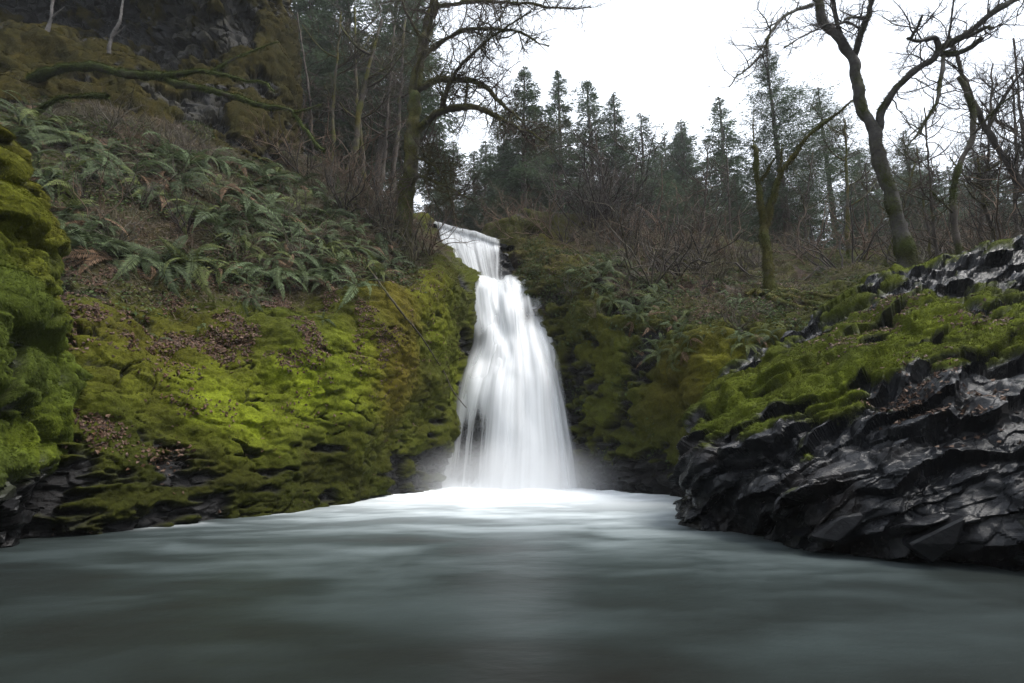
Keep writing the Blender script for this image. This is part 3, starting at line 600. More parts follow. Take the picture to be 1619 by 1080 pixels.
# ------------------------------------------------------------------ mossy boulder in the left foreground
def build_boulder():
    prof = [(-0.8, 30), (0.0, 28), (.45, 62), (.75, 72), (1.05, 96), (1.4, 78), (1.9, 74), (2.35, 102), (2.8, 96), (3.3, 110), (3.8, 96), (4.4, 92), (5.1, 78), (5.7, 56), (6.2, 22), (6.6, -60)]
    Yc = 6.5; Xc = (-300 - 809.5) / FPX * 6.5
    zs = np.array([p[0] for p in prof]); R = []
    for z, px in [(a, b - 92) for a, b in prof]:
        b = math.tan(math.atan2(z - CAMZ, Yc) - PITCH); R.append((px - 809.5) / FPX * Yc / (CP - SP * b) - Xc)
    zz = np.linspace(-.8, 6.6, 215); rr = np.interp(zz, zs, R); zz = np.append(zz, 6.72); rr = np.append(rr, .05)
    th = np.linspace(0, 2 * math.pi, 420, endpoint=False); T, Z = np.meshgrid(th, zz, indexing='ij'); Rg = np.repeat(rr[None], len(th), 0)
    G = np.stack((Xc + Rg * np.cos(T), Yc + Rg * .95 * np.sin(T), Z), -1); nu, nv = G.shape[:2]
    V = G.reshape(-1, 3); N = unit(np.stack((np.cos(T), np.sin(T), .15 + 0 * T), -1).reshape(-1, 3))
    low = sstep(1.35, .75, V[:, 2] + .35 * fbm(V, 1.5, 3, 711))
    fac, _ = facets(V, (2.5, 2.5, 4), 731, BED, .6)
    bare = low + .5 * sstep(.25, .55, fbm(V, 1.2, 3, 751)); moss = np.clip(1 - bare, 0, 1); cushions(V, 1.25, 721, (1, 1, .9)); moss = moss * (1 - .85 * sstep(.10, .02, GAP + .2 * (.25 + fbm(V, 1.6, 2, 725))))
    cu = cushions(V, 1.25, 721, (1, 1, .9)) * .62 + cushions(V, 2.8, 722) * .26 + cushions(V, 9, 723) * .05
    V = V + N * (moss * (cu - .52) + (1 - moss) * (fac * .3 - .12) + .12 * fbm(V, .8, 3, 712) + .28 * facets(V, (.9, .9, 1.1), 735, BED, .6)[0])[:, None]
    h = fbm(V, 1.0, 3, 781)[:, None] * .5 + .5; h2 = fbm(V, 3.4, 3, 782)[:, None] * .5 + .5
    gold = sstep(3.4, 4.8, V[:, 2] + fbm(V, .9, 2, 783))[:, None] * .6
    mc = (GREEN * 1.15 * h + DKGREEN * 1.4 * (1 - h)) * (.7 + .6 * h2); mc = mc * (1 - gold) + GOLD * .8 * gold
    lime = np.clip(field(V, .1, [(30, 560, .5, .9), (20, 650, .5, .7), (60, 700, .4, .5), (20, 300, .6, .4)])[:, None], 0, 1); mc = mc * (1 - lime) + LIME * .85 * lime
    c = ROCK * .9 * (1 - moss[:, None]) + mc * moss[:, None]; F = gfaces(nu, nv, False, True)
    root = tag(empty('mossy_boulder', (Xc, Yc, -.3)), 'tall boulder thickly covered in green moss at the water beside the left bank', 'rock')
    Nv = vnormals(V, F)
    if (Nv * N).sum(1).mean() < 0: F = F[:, ::-1]; Nv = -Nv
    o = link('rock_face', mesh_np('rock_face', V, F, c, moss[F].mean(1) > .4, {'mossy': moss}), M['wet_rock'], root); o.matrix_parent_inverse = Matrix.Translation(-root.location)
    pp = proj(V); vis = (pp[:, 0] > -40) & (Nv[:, 1] < .5) & (V[:, 2] > .1)
    o = blades('moss', V, F, Nv, moss * vis * (moss > .4), mc, 150000, .045, .011, root, 45, hang=.6); o.matrix_parent_inverse = Matrix.Translation(-root.location)
    SURF.append((V, F))
build_boulder()

# ------------------------------------------------------------------ rays: which surface does a photo pixel meet
_n = 0; _v, _f = [], []
for V_, F_ in SURF: _v.append(V_); _f.append(F_ + _n); _n += len(V_)
BVH = BVHTree.FromPolygons(np.concatenate(_v).tolist(), np.concatenate(_f).tolist())
BVHB = [BVHTree.FromPolygons(v.tolist(), f.tolist()) for v, f in SURF[:2]]
def hit(px, py, tree=None):
    a = (px - 809.5) / FPX; b = (540 - py) / FPX; d = Vector((a, CP - SP * b, SP + CP * b)).normalized()
    loc, n, i, dist = (tree or BVH).ray_cast(Vector((0, 0, CAMZ)), d)
    if loc is None: return None, None
    if n.dot(d) > 0: n = -n
    return loc, n
def ground_z(x, y):
    best = None
    for t in BVHB:
        loc = t.ray_cast(Vector((x, y, 80)), Vector((0, 0, -1)))[0]
        if loc is not None and (best is None or loc.z > best): best = loc.z
    return 10.0 if best is None else best


# ------------------------------------------------------------------ ferns
def frond_mesh(rng, rise, droop, n=30, dead=False, tint=(1, 1, 1)):
    """one arching frond along +X, length 1, leaflets in pairs"""
    s = np.linspace(0, 1, n + 4); ang = rise - (rise + droop) * s ** 1.15
    seg = 1 / len(s); x = np.cumsum(np.cos(ang)) * seg; z = np.cumsum(np.sin(ang)) * seg; y = .05 * np.sin(s * 3 + rng.uniform(0, 6)) * s
    C = np.stack((x, y, z), 1); T = unit(np.gradient(C, axis=0)); V, F = [], []
    B = np.array((0, 1., 0)); 
    for k in range(len(C) - 1):                            # rachis
        a, b = C[k], C[k + 1]; w = .006 * (1 - .7 * s[k]); i = len(V)
        V += [a - B * w, a + B * w, b + B * w, b - B * w]; F.append((i, i + 1, i + 2, i + 3))
    for k in range(3, len(C)):
        e = math.sin(math.pi * min(1, (s[k] * .93 + .10)) ** .75) ; L = .115 * max(e, .05) * rng.uniform(.85, 1.1); up = np.cross(T[k], B)
        for sd in (-1, 1):
            if rng.random() < .04: continue
            d = unit(B * sd + T[k] * .45 - np.array((0, 0, 1)) * rng.uniform(.15, .45)); wv = T[k] * .015; i = len(V); p = C[k]
            V += [p - wv * .6, p + d * L * .45 - wv, p + d * L, p + d * L * .5 + wv]; F.append((i, i + 1, i + 2, i + 3))
    V = np.array(V); base = np.array((.062, .082, .034)) * np.array(tint) if not dead else np.array((.12, .075, .045))
    c = base * (1 + .25 * rng.normal(0, 1, (len(F), 1))).clip(.5, 1.6); c = np.repeat(c, 4, 0)
    me = mesh_np('frond', V, np.array(F), c, False); me.materials.append(M['fern_green']); return me
frng = np.random.default_rng(77)
FRONDS = [frond_mesh(frng, r, d, tint=t) for t in ((1, 1, 1), (.72, .75, .8), (1.25, 1.15, .8), (1.2, 1.25, 1.4)) for r, d in ((.8, 1.1), (.7, 1.3), (.5, 1.2), (1.0, 1.0), (.35, 1.4), (.8, 1.5))]
DEADF = [frond_mesh(frng, .2, 1.3, dead=True), frond_mesh(frng, .0, 1.2, dead=True)]
def frond_mats(rng, n, axis, down):
    q = Vector((0, 0, 1)).rotation_difference(axis); out = []
    for k in range(n):
        az = 2 * math.pi * k / n + rng.normal(0, .25)
        m = q.to_matrix() @ Matrix.Rotation(az, 3, 'Z') @ Matrix.Rotation(rng.normal(0, .3), 3, 'Y') @ Matrix.Rotation(rng.normal(0, .45), 3, 'X')
        d = m @ Vector((1, 0, 0)); L = rng.uniform(.6, 1.15) * (1 + .3 * d.dot(down))
        out.append((m, L))
    return out
def fern(loc, nrm, size, label, group, nfr, rng, name='sword_fern'):
    root = empty(name, loc - nrm * .02); tag(root, None if isinstance(label, tuple) else label, 'fern', group)
    up = Vector((0, 0, 1)); axis = (nrm * .75 + up * .6).normalized(); down = (nrm - up * nrm.z); down = down.normalized() if down.length > .05 else Vector((0, -1, 0))
    tint = int(rng.integers(4)); pd = rng.choice((.03, .12, .4))
    if isinstance(label, tuple):
        x, y = label; lo = np.interp(x, [70, 180, 300, 400, 540, 640], [340, 425, 430, 455, 465, 425])
        place = ('beside the thicket of the left crest' if x > 520 else 'at the lower fern edge over dead leaves' if y > lo - 38 else 'above the mossy boulder on the steep slope' if x < 150 else
                 'close under the cliff' if y < np.interp(x, [0, 230, 450], [215, 262, 305]) else 'in the middle of the steep slope' if x < 360 else 'between the cliff end and the bright moss')
        root['label'] = ' '.join((('small', 'medium-sized', 'large')[int(size > .95) + int(size > 1.25)], ('half-withered ' if pd > .2 else '') + ('green', 'dark green', 'yellow-green', 'grey-green')[tint], 'sword fern', *(), place))
    elif group: root['label'] = ('small ' if size < .6 else 'large ' if size > .72 else '') + ('half-withered ' if pd > .2 else '') + ('green ', 'dark ', 'yellowish ', 'greyish ')[tint] + label.replace('green fern', 'fern').replace('dark sword', 'sword')
    for k, (m, L) in enumerate(frond_mats(rng, nfr, axis, down)):
        dead = rng.random() < pd
        o = link('frond', (DEADF if dead else FRONDS)[int(rng.integers(2)) if dead else tint * 6 + int(rng.integers(6))], None, root)
        o.matrix_local = Matrix.LocRotScale(Vector((0, 0, 0)), m.to_quaternion(), Vector((L * size,) * 3))
    return root
def far_fern_mesh(rng):
    V, F, Cc, b = [], [], [], 0
    for m, L in frond_mats(rng, 12, Vector((0, 0, 1)), Vector((0, -1, 0))):
        me = FRONDS[int(rng.integers(24))]; n = len(me.vertices); co = np.zeros(n * 3); me.vertices.foreach_get('co', co)
        V.append((co.reshape(-1, 3) * L) @ np.array(m).T); li = np.zeros(len(me.loops), np.int32); me.loops.foreach_get('vertex_index', li)
        F.append(li.reshape(-1, 4) + b); b += n; cc = np.zeros(n * 4); me.color_attributes['Col'].data.foreach_get('color', cc); Cc.append(cc.reshape(-1, 4)[:, :3])
    me = mesh_np('far_fern', np.concatenate(V), np.concatenate(F), np.concatenate(Cc), False); me.materials.append(M['fern_green']); return me
FARF = [far_fern_mesh(frng) for _ in range(4)]
def inpoly(x, y, poly):
    c = False; j = len(poly) - 1
    for i in range(len(poly)):
        xi, yi = poly[i]; xj, yj = poly[j]
        if (yi > y) != (yj > y) and x < (xj - xi) * (y - yi) / (yj - yi) + xi: c = not c
        j = i
    return c
def spread_px(poly, n, gap, rng):
    xs = [p[0] for p in poly]; ys = [p[1] for p in poly]; out = []
    for _ in range(n * 40):
        x, y = rng.uniform(min(xs), max(xs)), rng.uniform(min(ys), max(ys))
        if inpoly(x, y, poly) and all((x - a) ** 2 + ((y - b) * 1.35) ** 2 > gap * gap for a, b in out): out.append((x, y))
        if len(out) >= n: break
    return out
def build_ferns():
    rng = np.random.default_rng(12)
    G1 = 'sword ferns covering the steep left slope'
    zone = [(5, 190), (120, 205), (230, 230), (350, 255), (450, 275), (560, 330), (640, 410), (600, 445), (540, 465), (470, 440), (400, 455), (300, 425), (180, 420), (110, 415), (70, 330), (5, 250)]
    for x, y in spread_px(zone, 185, 23, rng):
        loc, n = hit(x, y, BVHB[0])
        if loc is None or fbm(np.array(loc)[None], .55, 2, 831)[0] < -.42: continue
        size = rng.uniform(.6, 1.55) * (1.1 if y < 380 else .95)
        fern(loc, n, size, (x, y), G1, int(rng.integers(11, 21)), rng)
    for x, y in spread_px([(0, 130), (90, 140), (60, 230), (0, 240)], 8, 26, rng):
        loc, n = hit(x, y, BVHB[0])
        if loc is not None: fern(loc, n, .8, 'dark sword fern below the mossy ledge of the cliff', 'ferns under the cliff ledge', 11, rng)
    for x, y, s, lab in ((395, 470, .72, 'drooping sword fern growing alone on leaf litter just above the bright moss'), (318, 520, .55, 'small bright fern hanging over the mossy wall among dead leaves'),
                         (252, 535, .32, 'tiny pale fern sprouting from moss on the left wall'), (512, 505, .42, 'half wilted fern on the mossy brow of the left bank'),
                         (285, 440, .55, 'sparse fern with few long fronds reaching down the leaf litter'), (135, 425, .4, 'low small-leaved fern on litter beside the mossy boulder'),
                         (560, 380, .6, 'pale fern beside the mossy stump on the left bank'), (630, 440, .5, 'fern perched on the moss crest close to the waterfall')):
        loc, n = hit(x, y, BVHB[0])
        if loc is not None: fern(loc, n, s, lab, None, 9, rng)
    for x, y in spread_px([(985, 500), (1080, 490), (1110, 540), (1060, 575), (990, 560)], 18, 19, rng):
        loc, n = hit(x, y, BVHB[1])
        if loc is not None: fern(loc, n, rng.uniform(.55, .85), 'green fern in the clump above the gold moss on the right bank', 'ferns on the right bank above the gold moss', 10, rng)
    for x, y in spread_px([(1080, 455), (1180, 445), (1230, 500), (1215, 535), (1150, 555), (1190, 500), (1130, 475), (1085, 475)], 20, 18, rng):
        loc, n = hit(x, y, BVHB[1])
        if loc is not None: fern(loc, n, rng.uniform(.5, .7), 'fern beside the muddy leaf path under the forked mossy tree', 'ferns along the leaf path', 10, rng)
    G2 = 'small ferns on the upper right slope'
    for x, y in spread_px([(905, 425), (960, 400), (1010, 440), (1060, 470), (1010, 500), (950, 480)], 34, 15, rng):
        loc, n = hit(x, y, BVHB[1])
        if loc is None: continue
        o = link('small_fern', FARF[int(rng.integers(4))], None); sz = rng.uniform(.6, 1.0); tag(o, ('small' if sz < .72 else 'broad' if sz > .88 else 'middling') + ' fern among brown brush on the slope right of the waterfall', 'fern', G2)
        ax = (n + Vector((0, 0, 1))).normalized(); q = Vector((0, 0, 1)).rotation_difference(ax) @ Quaternion((0, 0, 1), rng.uniform(0, 6.28))
        o.matrix_local = Matrix.LocRotScale(loc, q, Vector((sz,) * 3))
build_ferns()

# ------------------------------------------------------------------ fallen leaves
def leaf_litter(name, V, F, N, mask, n, size, seed, label, parent=None):
    rng = np.random.default_rng(seed); fi, P = scatter(V, F, mask, n, rng); nn = unit(N[F[fi, 0]] + rng.normal(0, .35, (n, 3)))
    a = unit(np.cross(nn, rng.normal(0, 1, (n, 3)))); b = np.cross(nn, a); L = size * rng.uniform(.5, 1.3, (n, 1)); w = L * rng.uniform(.5, .8, (n, 1)); P = P + nn * .012
    curl = nn * L * rng.uniform(.05, .4, (n, 1))
    T = np.stack((P - a * L * .5 + curl, P - b * w * .5, P + a * L * .5 + curl, P + b * w * .5), 1).reshape(-1, 3)
    pal = np.array(LEAFC); c = pal[rng.integers(0, 4, n)] * rng.uniform(.7, 1.25, (n, 1))
    me = mesh_np(name, T, np.arange(4 * n).reshape(-1, 4), np.repeat(c, 4, 0), False)
    return tag(link(name, me, M['leaf_litter']), label, 'leaves', kind='stuff')
def build_litter():
    z = field(LV, .02, [(200, 470, 1.2, 1), (330, 500, 1.1, 1), (450, 500, 1.1, .9), (130, 450, .8, 1), (520, 490, .9, .7), (330, 640, .35, .3), (110, 620, .35, .8), (100, 680, .4, .6), (240, 690, .5, .4), (140, 660, .4, .9), (400, 480, .8, 1), (300, 300, 4, .25), (500, 400, 3, .3), (600, 520, .7, .5), (350, 600, .6, .1)])
    m = z ** 1.5 * sstep(.0, .3, fbm(LV, 1.8, 4, 801)) * LVIS
    leaf_litter('fallen_leaves', LV, LF, LN, m, 14000, .075, 3, 'brown fallen leaves strewn over the left bank')
    z = field(RV, .05, [(1130, 500, 1.5, 1), (1040, 540, 1.5, .4), (1000, 440, 2.5, .4), (1200, 470, 2, .6)])
    leaf_litter('fallen_leaves', RV, RF, RN, z * RVIS * RUP, 7000, .1, 4, 'brown fallen leaves on the right slope')
    z = field(OV, .0, [(1440, 632, .3, 1), (1420, 500, .35, .9), (1390, 520, .3, .5), (1600, 430, .5, .8), (1545, 500, .3, .7), (1330, 545, .4, .4), (1510, 630, .4, .25), (1590, 410, .3, .8), (1480, 590, .3, .2)])
    leaf_litter('fallen_leaves', OV, OF, ON, z * np.clip(ON[:, 2], 0, 1) ** 2, 2600, .065, 5, 'brown fallen leaves caught on the rock outcrop')
build_litter()
def ground_plants(V, F, N, mask, n, seed, label):
    rng = np.random.default_rng(seed); fi, P = scatter(V, F, mask, n, rng); nn = unit(N[F[fi, 0]] + np.array((0, 0, .8)) + rng.normal(0, .5, (n, 3)))
    a = unit(np.cross(nn, rng.normal(0, 1, (n, 3)))); b = np.cross(nn, a); L = rng.uniform(.05, .13, (n, 1)); P = P + N[F[fi, 0]] * rng.uniform(.02, .16, (n, 1))
    T = np.stack((P - a * L * .5, P - b * L * .28, P + a * L * .5 - nn * L * .2, P + b * L * .28), 1).reshape(-1, 3)
    c = np.array((.045, .068, .022)) * rng.uniform(.6, 1.5, (n, 1)) * np.where(rng.random((n, 1)) < .2, np.array((1.6, 1.1, .9)), 1)
    tag(link('ground_plants', mesh_np('ground_plants', T, np.arange(4 * n).reshape(-1, 4), np.repeat(c, 4, 0), False), M['fern_green']), label, 'plants', kind='stuff')
g = sstep(.0, .3, fbm(RV, .9, 3, 821)) * RVIS * (RV[:, 1] < 24) * sstep(.6, 1.2, RV[:, 2]) * sstep(.0, .5, RUP + .15)
ground_plants(RV, RF, RN, g, 26000, 71, 'small leafy green plants creeping over the right slope')
g = sstep(.05, .35, fbm(LV, .9, 3, 822)) * LVIS * LUP * (LV[:, 1] < 22)
ground_plants(LV, LF, LN, g, 16000, 72, 'small leafy green plants between the ferns of the left slope')
def build_debris(V, F, N, mask, n, seed, label):
    rng = np.random.default_rng(seed); t = rng.random((len(V), 1)); h = sstep(-.2, .3, fbm(V, 1.3, 3, seed))[:, None]
    c = (np.array((.075, .052, .034)) * t + np.array((.045, .032, .022)) * (1 - t)) * (1 - h * .5) + np.array((.04, .05, .016)) * h * .5
    o = blades('forest_debris', V, F, N, mask, c, n, .20, .022, None, seed, hang=.25, spread=.9, mat=M['leaf_litter']); tag(o, label, 'debris')
build_debris(LV, LF, LN, LUP * LVIS * (LV[:, 1] < 26), 80000, 61, 'dead twigs, stalks and brown bracken between the ferns on the left slope')
build_debris(RV, RF, RN, RUP * RVIS * (RV[:, 1] < 27), 50000, 62, 'dead twigs and brown stalks covering the right slope')

# ------------------------------------------------------------------ bare trees
BARK = np.array((.058, .048, .040)); REDTWIG = np.array((.072, .052, .040)); GREYBARK = np.array((.13, .12, .115))
def smooth_path(pts, step, rng, jit=.0):
    pts = np.asarray(pts, float); L = np.linalg.norm(np.diff(pts, axis=0), axis=1); n = [max(2, int(l / step)) for l in L]
    c = crv(pts, n)
    if jit: c[1:] += np.cumsum(rng.normal(0, jit, (len(c) - 1, 3)), 0) * .25 + rng.normal(0, jit, (len(c) - 1, 3))
    return c
def twig_set(parents, rng, per_m, length, levels, rise=.25, spread=.9, r0=.012, start=.15, out=None, droop=0.):
    """branches off parent polylines, recursively; list of (pts, radii)"""
    out = [] if out is None else out
    nxt = []
    for pts, rad in parents:
        seg = np.linalg.norm(np.diff(pts, axis=0), axis=1); tot = seg.sum(); n = rng.poisson(per_m * tot)
        cum = np.concatenate(((0,), np.cumsum(seg)))
        for _ in range(n):
            s = rng.uniform(start, 1) * tot; i = min(np.searchsorted(cum, s) - 1, len(pts) - 2); i = max(i, 0)
            p = pts[i] + (pts[i + 1] - pts[i]) * ((s - cum[i]) / max(seg[i], 1e-6)); t = unit(pts[i + 1] - pts[i])
            d = unit(t * rng.uniform(.3, 1) + rng.normal(0, spread, 3) + np.array((0, 0, rise))); L = length * rng.uniform(.4, 1.2) * (1 - .45 * s / tot)
            k = 6; q = [p]
            for j in range(k):
                d = unit(d + rng.normal(0, .22, 3) + np.array((0, 0, .06 - droop))); q.append(q[-1] + d * L / k)
            rr = min(r0, float(np.interp(s, cum, rad)) * .6) * np.linspace(1, .35, k + 1)
            nxt.append((np.array(q), rr))
    out += nxt
    if levels > 1 and nxt: twig_set(nxt, rng, per_m * 1.5, length * .5, levels - 1, rise, spread, r0 * .68, .2, out, droop)
    return out
def limb_colour(V, N, moss, seed, bark=BARK, hue=None):
    m = sstep(.0, .35, moss - .5 + .55 * fbm(V, 1.6, 3, seed) + .25 * N[:, 2])[:, None]
    h = fbm(V, 2.2, 2, seed + 3)[:, None] * .5 + .5; mc = (GREEN * .8 * (1 - h) + (GOLD if hue is None else hue) * .8 * h)
    return bark * (1 + .35 * fbm(V, 4, 3, seed + 5))[:, None] * (1 - m) + mc * m, m[:, 0], mc
def bare_tree(name, label, cat, limbs, seed, twig=(1.2, 1.2, 2), moss=.6, group=None, bark=BARK, fuzz=0, twigcol=REDTWIG * .75, r0=.014, rise=.2, hue=None, droop=0., lump=.26, twig_from=1):
    """limbs: [(role, [(px, py, Y)...], r_px_start, r_px_end)]; the first is the trunk"""
    rng = np.random.default_rng(seed); base = W(*limbs[0][1][0]); root = tag(empty(name, tuple(base)), label, cat, group); par = Matrix.Translation(-Vector(base))
    paths = []; fuzzV = []
    for k, (role, pts, ra, rb) in enumerate(limbs):
        P = smooth_path([W(*p) for p in pts], .12, rng, .006); yy = P[:, 1]; am = np.linspace(.3, 1, len(P))[:, None] * (ra + rb) * .35 * mpp(yy[0])
        P[1:] += (np.stack([fbm(P, 1.6, 2, seed + 31 + q) for q in range(3)], 1) * am * (.8 if role == 'trunk' else 1.7))[1:]
        ss = np.linspace(0, 1, len(P)); r = .74 * (ra * (1 - ss) + rb * ss) * np.array([mpp(y) for y in yy])
        if role == 'trunk': r = r * (1 + .35 * np.exp(-ss * 14))
        V, F = tubes([(P, r)], 10 if role == 'trunk' else 8, lump, seed + k); N = vnormals(V, F); c, m, mc = limb_colour(V, N, moss, seed, bark, hue)
        o = link(role, mesh_np(role, V, F, c, True), M['bark'], root); o.matrix_parent_inverse = par
        paths.append((P, r)); fuzzV.append((V, F, N, m, mc))
    tw = twig_set(paths[twig_from:] if len(paths) > twig_from else paths, rng, twig[0], twig[1], twig[2], rise=rise, r0=r0, droop=droop)
    if tw:
        V, F = tubes(tw, 4); c = np.tile(twigcol, (len(V), 1)) * (1 + .3 * fbm(V, 3, 2, seed))[:, None]
        big = sstep(-.1, .3, fbm(V, 1.1, 2, seed + 9) + moss - .75)[:, None]; c = c * (1 - big * .7) + OLIVE * big * .7
        o = tag(link('twigs', mesh_np('twigs', V, F, c, True), M['twig'], root), kind='stuff'); o.matrix_parent_inverse = par
    if fuzz:
        b = 0; VV, FF, NN, MM, CC = [], [], [], [], []
        for V, F, N, m, mc in fuzzV: VV.append(V); FF.append(F + b); NN.append(N); MM.append(m); CC.append(mc); b += len(V)
        o = blades('moss', np.concatenate(VV), np.concatenate(FF), np.concatenate(NN), np.concatenate(MM) + 1e-6, np.concatenate(CC), fuzz, .085, .018, root, seed + 1, hang=.5); o.matrix_parent_inverse = par
    return root
def yy(pts, Y0, Y1=None):
    Y1 = Y0 if Y1 is None else Y1; n = len(pts) - 1
    return [(p[0], p[1], Y0 + (Y1 - Y0) * i / n) for i, p in enumerate(pts)]
def rooted(px, Y, pts, Y1=None):
    """prepend the ground point below the first pixel"""
    p = W(pts[0][0], pts[0][1], Y); z = ground_z(p[0], p[1]); d = p.copy(); d[2] = min(z - .15, p[2] - .1); q = proj(d[None])[0]
    return [(q[0], q[1], Y)] + yy(pts, Y, Y1)
def build_trees():
    Y = 19.0
    bare_tree('maple_tree', 'bare mossy tree on the crest left of the waterfall, its branches arching over', 'tree', [
        ('trunk', rooted(636, Y, [(637, 372), (641, 320), (649, 270), (652, 225), (654, 170), (658, 130), (668, 85), (676, 45), (688, 5), (700, -60)]), 19, 8),
        ('limb', yy([(656, 205), (678, 190), (698, 175), (735, 169), (770, 176), (810, 198), (858, 222)], Y, 16.5), 10, 2.2),
        ('limb', yy([(662, 142), (685, 128), (705, 125), (745, 128), (780, 148), (800, 170), (835, 200)], Y, 17), 8, 2),
        ('limb', yy([(697, 176), (706, 145), (720, 115), (745, 88), (775, 62), (815, 35), (840, 18)], Y - .2, 16), 6, 1.6),
        ('limb', yy([(668, 90), (700, 65), (740, 48), (785, 45), (830, 55), (868, 75)], Y, 16), 6, 1.6),
        ('limb', yy([(690, 12), (720, 6), (770, 2), (830, 6), (890, 14), (935, 12)], Y, 15.5), 6, 1.5),
        ('limb', yy([(655, 150), (660, 110), (672, 70), (682, 25), (685, -30)], Y, 17), 6, 3),
        ('limb', yy([(652, 250), (668, 252), (685, 262), (694, 275)], Y, 18), 4.5, 1.6),
        ('limb', yy([(648, 270), (668, 280), (695, 292), (715, 300), (738, 312)], Y, 17.6), 5, 1.6),
        ('limb', yy([(665, 60), (650, 35), (636, 5), (630, -40)], Y, 18), 4, 2)],
        101, twig=(4.6, 2.3, 3), moss=.8, fuzz=14000, r0=.03, rise=-.05, hue=GOLD * .8)
    Y = 13.5
    bare_tree('maple_tree', 'big bare leaning tree with a forked trunk behind the rock outcrop', 'tree', [
        ('trunk', rooted(1440, Y, [(1432, 400), (1418, 345), (1403, 290), (1392, 250), (1380, 205), (1366, 170), (1357, 130), (1350, 95), (1340, 75), (1318, 50), (1300, 18), (1282, -25)]), 17, 8.5),
        ('limb', yy([(1386, 212), (1392, 180), (1402, 158), (1422, 130), (1450, 108), (1476, 92), (1490, 72), (1520, 58), (1552, 32), (1590, 10), (1640, -15)], Y, 12), 9, 6),
        ('limb', yy([(1351, 88), (1358, 62), (1370, 30), (1382, -5), (1392, -40)], Y, 12.5), 7, 4),
        ('limb', yy([(1484, 78), (1480, 62), (1466, 60), (1448, 66), (1436, 62)], 12.7, 12.3), 7, 3),
        ('limb', yy([(1488, 84), (1512, 84), (1535, 74), (1552, 60)], 12.7, 12.2), 7, 5),
        ('limb', yy([(1510, 62), (1535, 55), (1562, 42), (1566, 45)], 12.6, 12.0), 5, 2.5),
        ('limb', yy([(1492, 90), (1488, 120), (1483, 150), (1475, 175), (1452, 210), (1428, 238)], 12.6, 12), 5, 1.3),
        ('limb', yy([(1285, 8), (1262, 15), (1235, 30), (1218, 55), (1205, 85), (1180, 110), (1150, 135)], Y, 11.8), 4.5, 1.4),
        ('limb', yy([(1330, 60), (1322, 30), (1318, 0), (1310, -30)], Y, 12.6), 5, 3),
        ('limb', yy([(1360, 45), (1340, 35), (1330, 38), (1300, 40), (1262, 62), (1240, 75)], Y, 12), 3, 1.3),
        ('limb', yy([(1372, 30), (1352, 28), (1340, 30)], 13, 12.4), 4, 2),
        ('limb', yy([(1440, 62), (1452, 40), (1456, 25)], 12.3, 12), 4, 2),
        ('limb', yy([(1500, 60), (1505, 20), (1508, -20)], 12.6, 12), 3, 1.6)],
        102, twig=(4.6, 1.7, 3), moss=.55, fuzz=11000, r0=.022, rise=.1, bark=np.array((.05, .046, .042)), twigcol=np.array((.05, .042, .038)), hue=OLIVE, lump=.2)
    Y = 17.0
    bare_tree('mossy_tree', 'small forked tree wrapped in yellow-green moss above the leaf path', 'tree', [
        ('trunk', rooted(1217, Y, [(1216, 440), (1212, 400), (1209, 365), (1213, 345)]), 11, 8),
        ('limb', yy([(1209, 352), (1203, 325), (1200, 295), (1195, 260), (1192, 228)], Y, 16.6), 7, 4.5),
        ('limb', yy([(1213, 348), (1222, 315), (1230, 285), (1248, 255), (1272, 222), (1300, 195), (1328, 174), (1346, 160)], Y, 15.5), 8, 2.4),
        ('limb', yy([(1203, 285), (1215, 268), (1224, 252)], 16.8, 16.4), 3.5, 2.5),
        ('limb', yy([(1232, 272), (1236, 250), (1237, 226)], 16.5, 16.2), 4, 1.2),
        ('limb', yy([(1192, 230), (1191, 200), (1192, 165)], 16.6, 16.5), 1.5, .6)],
        103, twig=(2.2, 1.2, 3), moss=.95, fuzz=14000, r0=.009)
    Y = 14.0
    bare_tree('mossy_tree', 'crooked knotty mossy tree rising beside the big leaning tree', 'tree', [
        ('trunk', rooted(1515, Y, [(1517, 400), (1508, 350), (1506, 320), (1510, 280), (1522, 250), (1535, 220), (1540, 185), (1533, 160), (1515, 120)]), 8, 4),
        ('limb', yy([(1535, 215), (1560, 190), (1590, 160), (1620, 140)], Y, 13), 4, 1.5),
        ('limb', yy([(1508, 340), (1490, 320), (1470, 300)], Y, 13.6), 3, 1.2)],
        104, twig=(3, 1.4, 3), moss=.6, fuzz=5000, r0=.018, hue=OLIVE, twigcol=BARK * .6)
    bare_tree('leaning_tree', 'dark leaning tree with many straight bare twigs above the outcrop crest', 'tree', [
        ('trunk', rooted(1650, 15, [(1640, 330), (1610, 285), (1575, 230), (1545, 175), (1522, 120), (1500, 60)]), 9, 3),
        ('limb', yy([(1615, 290), (1630, 220), (1625, 160), (1615, 90)], 15, 14), 4, 1.4),
        ('limb', yy([(1560, 205), (1590, 150), (1620, 110), (1650, 80)], 15, 14), 4, 1.4)],
        105, twig=(4.5, 2.0, 3), moss=.35, r0=.022, twig_from=0, twigcol=BARK * .5, bark=BARK * .7, rise=.05)
    # thin trees farther off
    rng = np.random.default_rng(6)
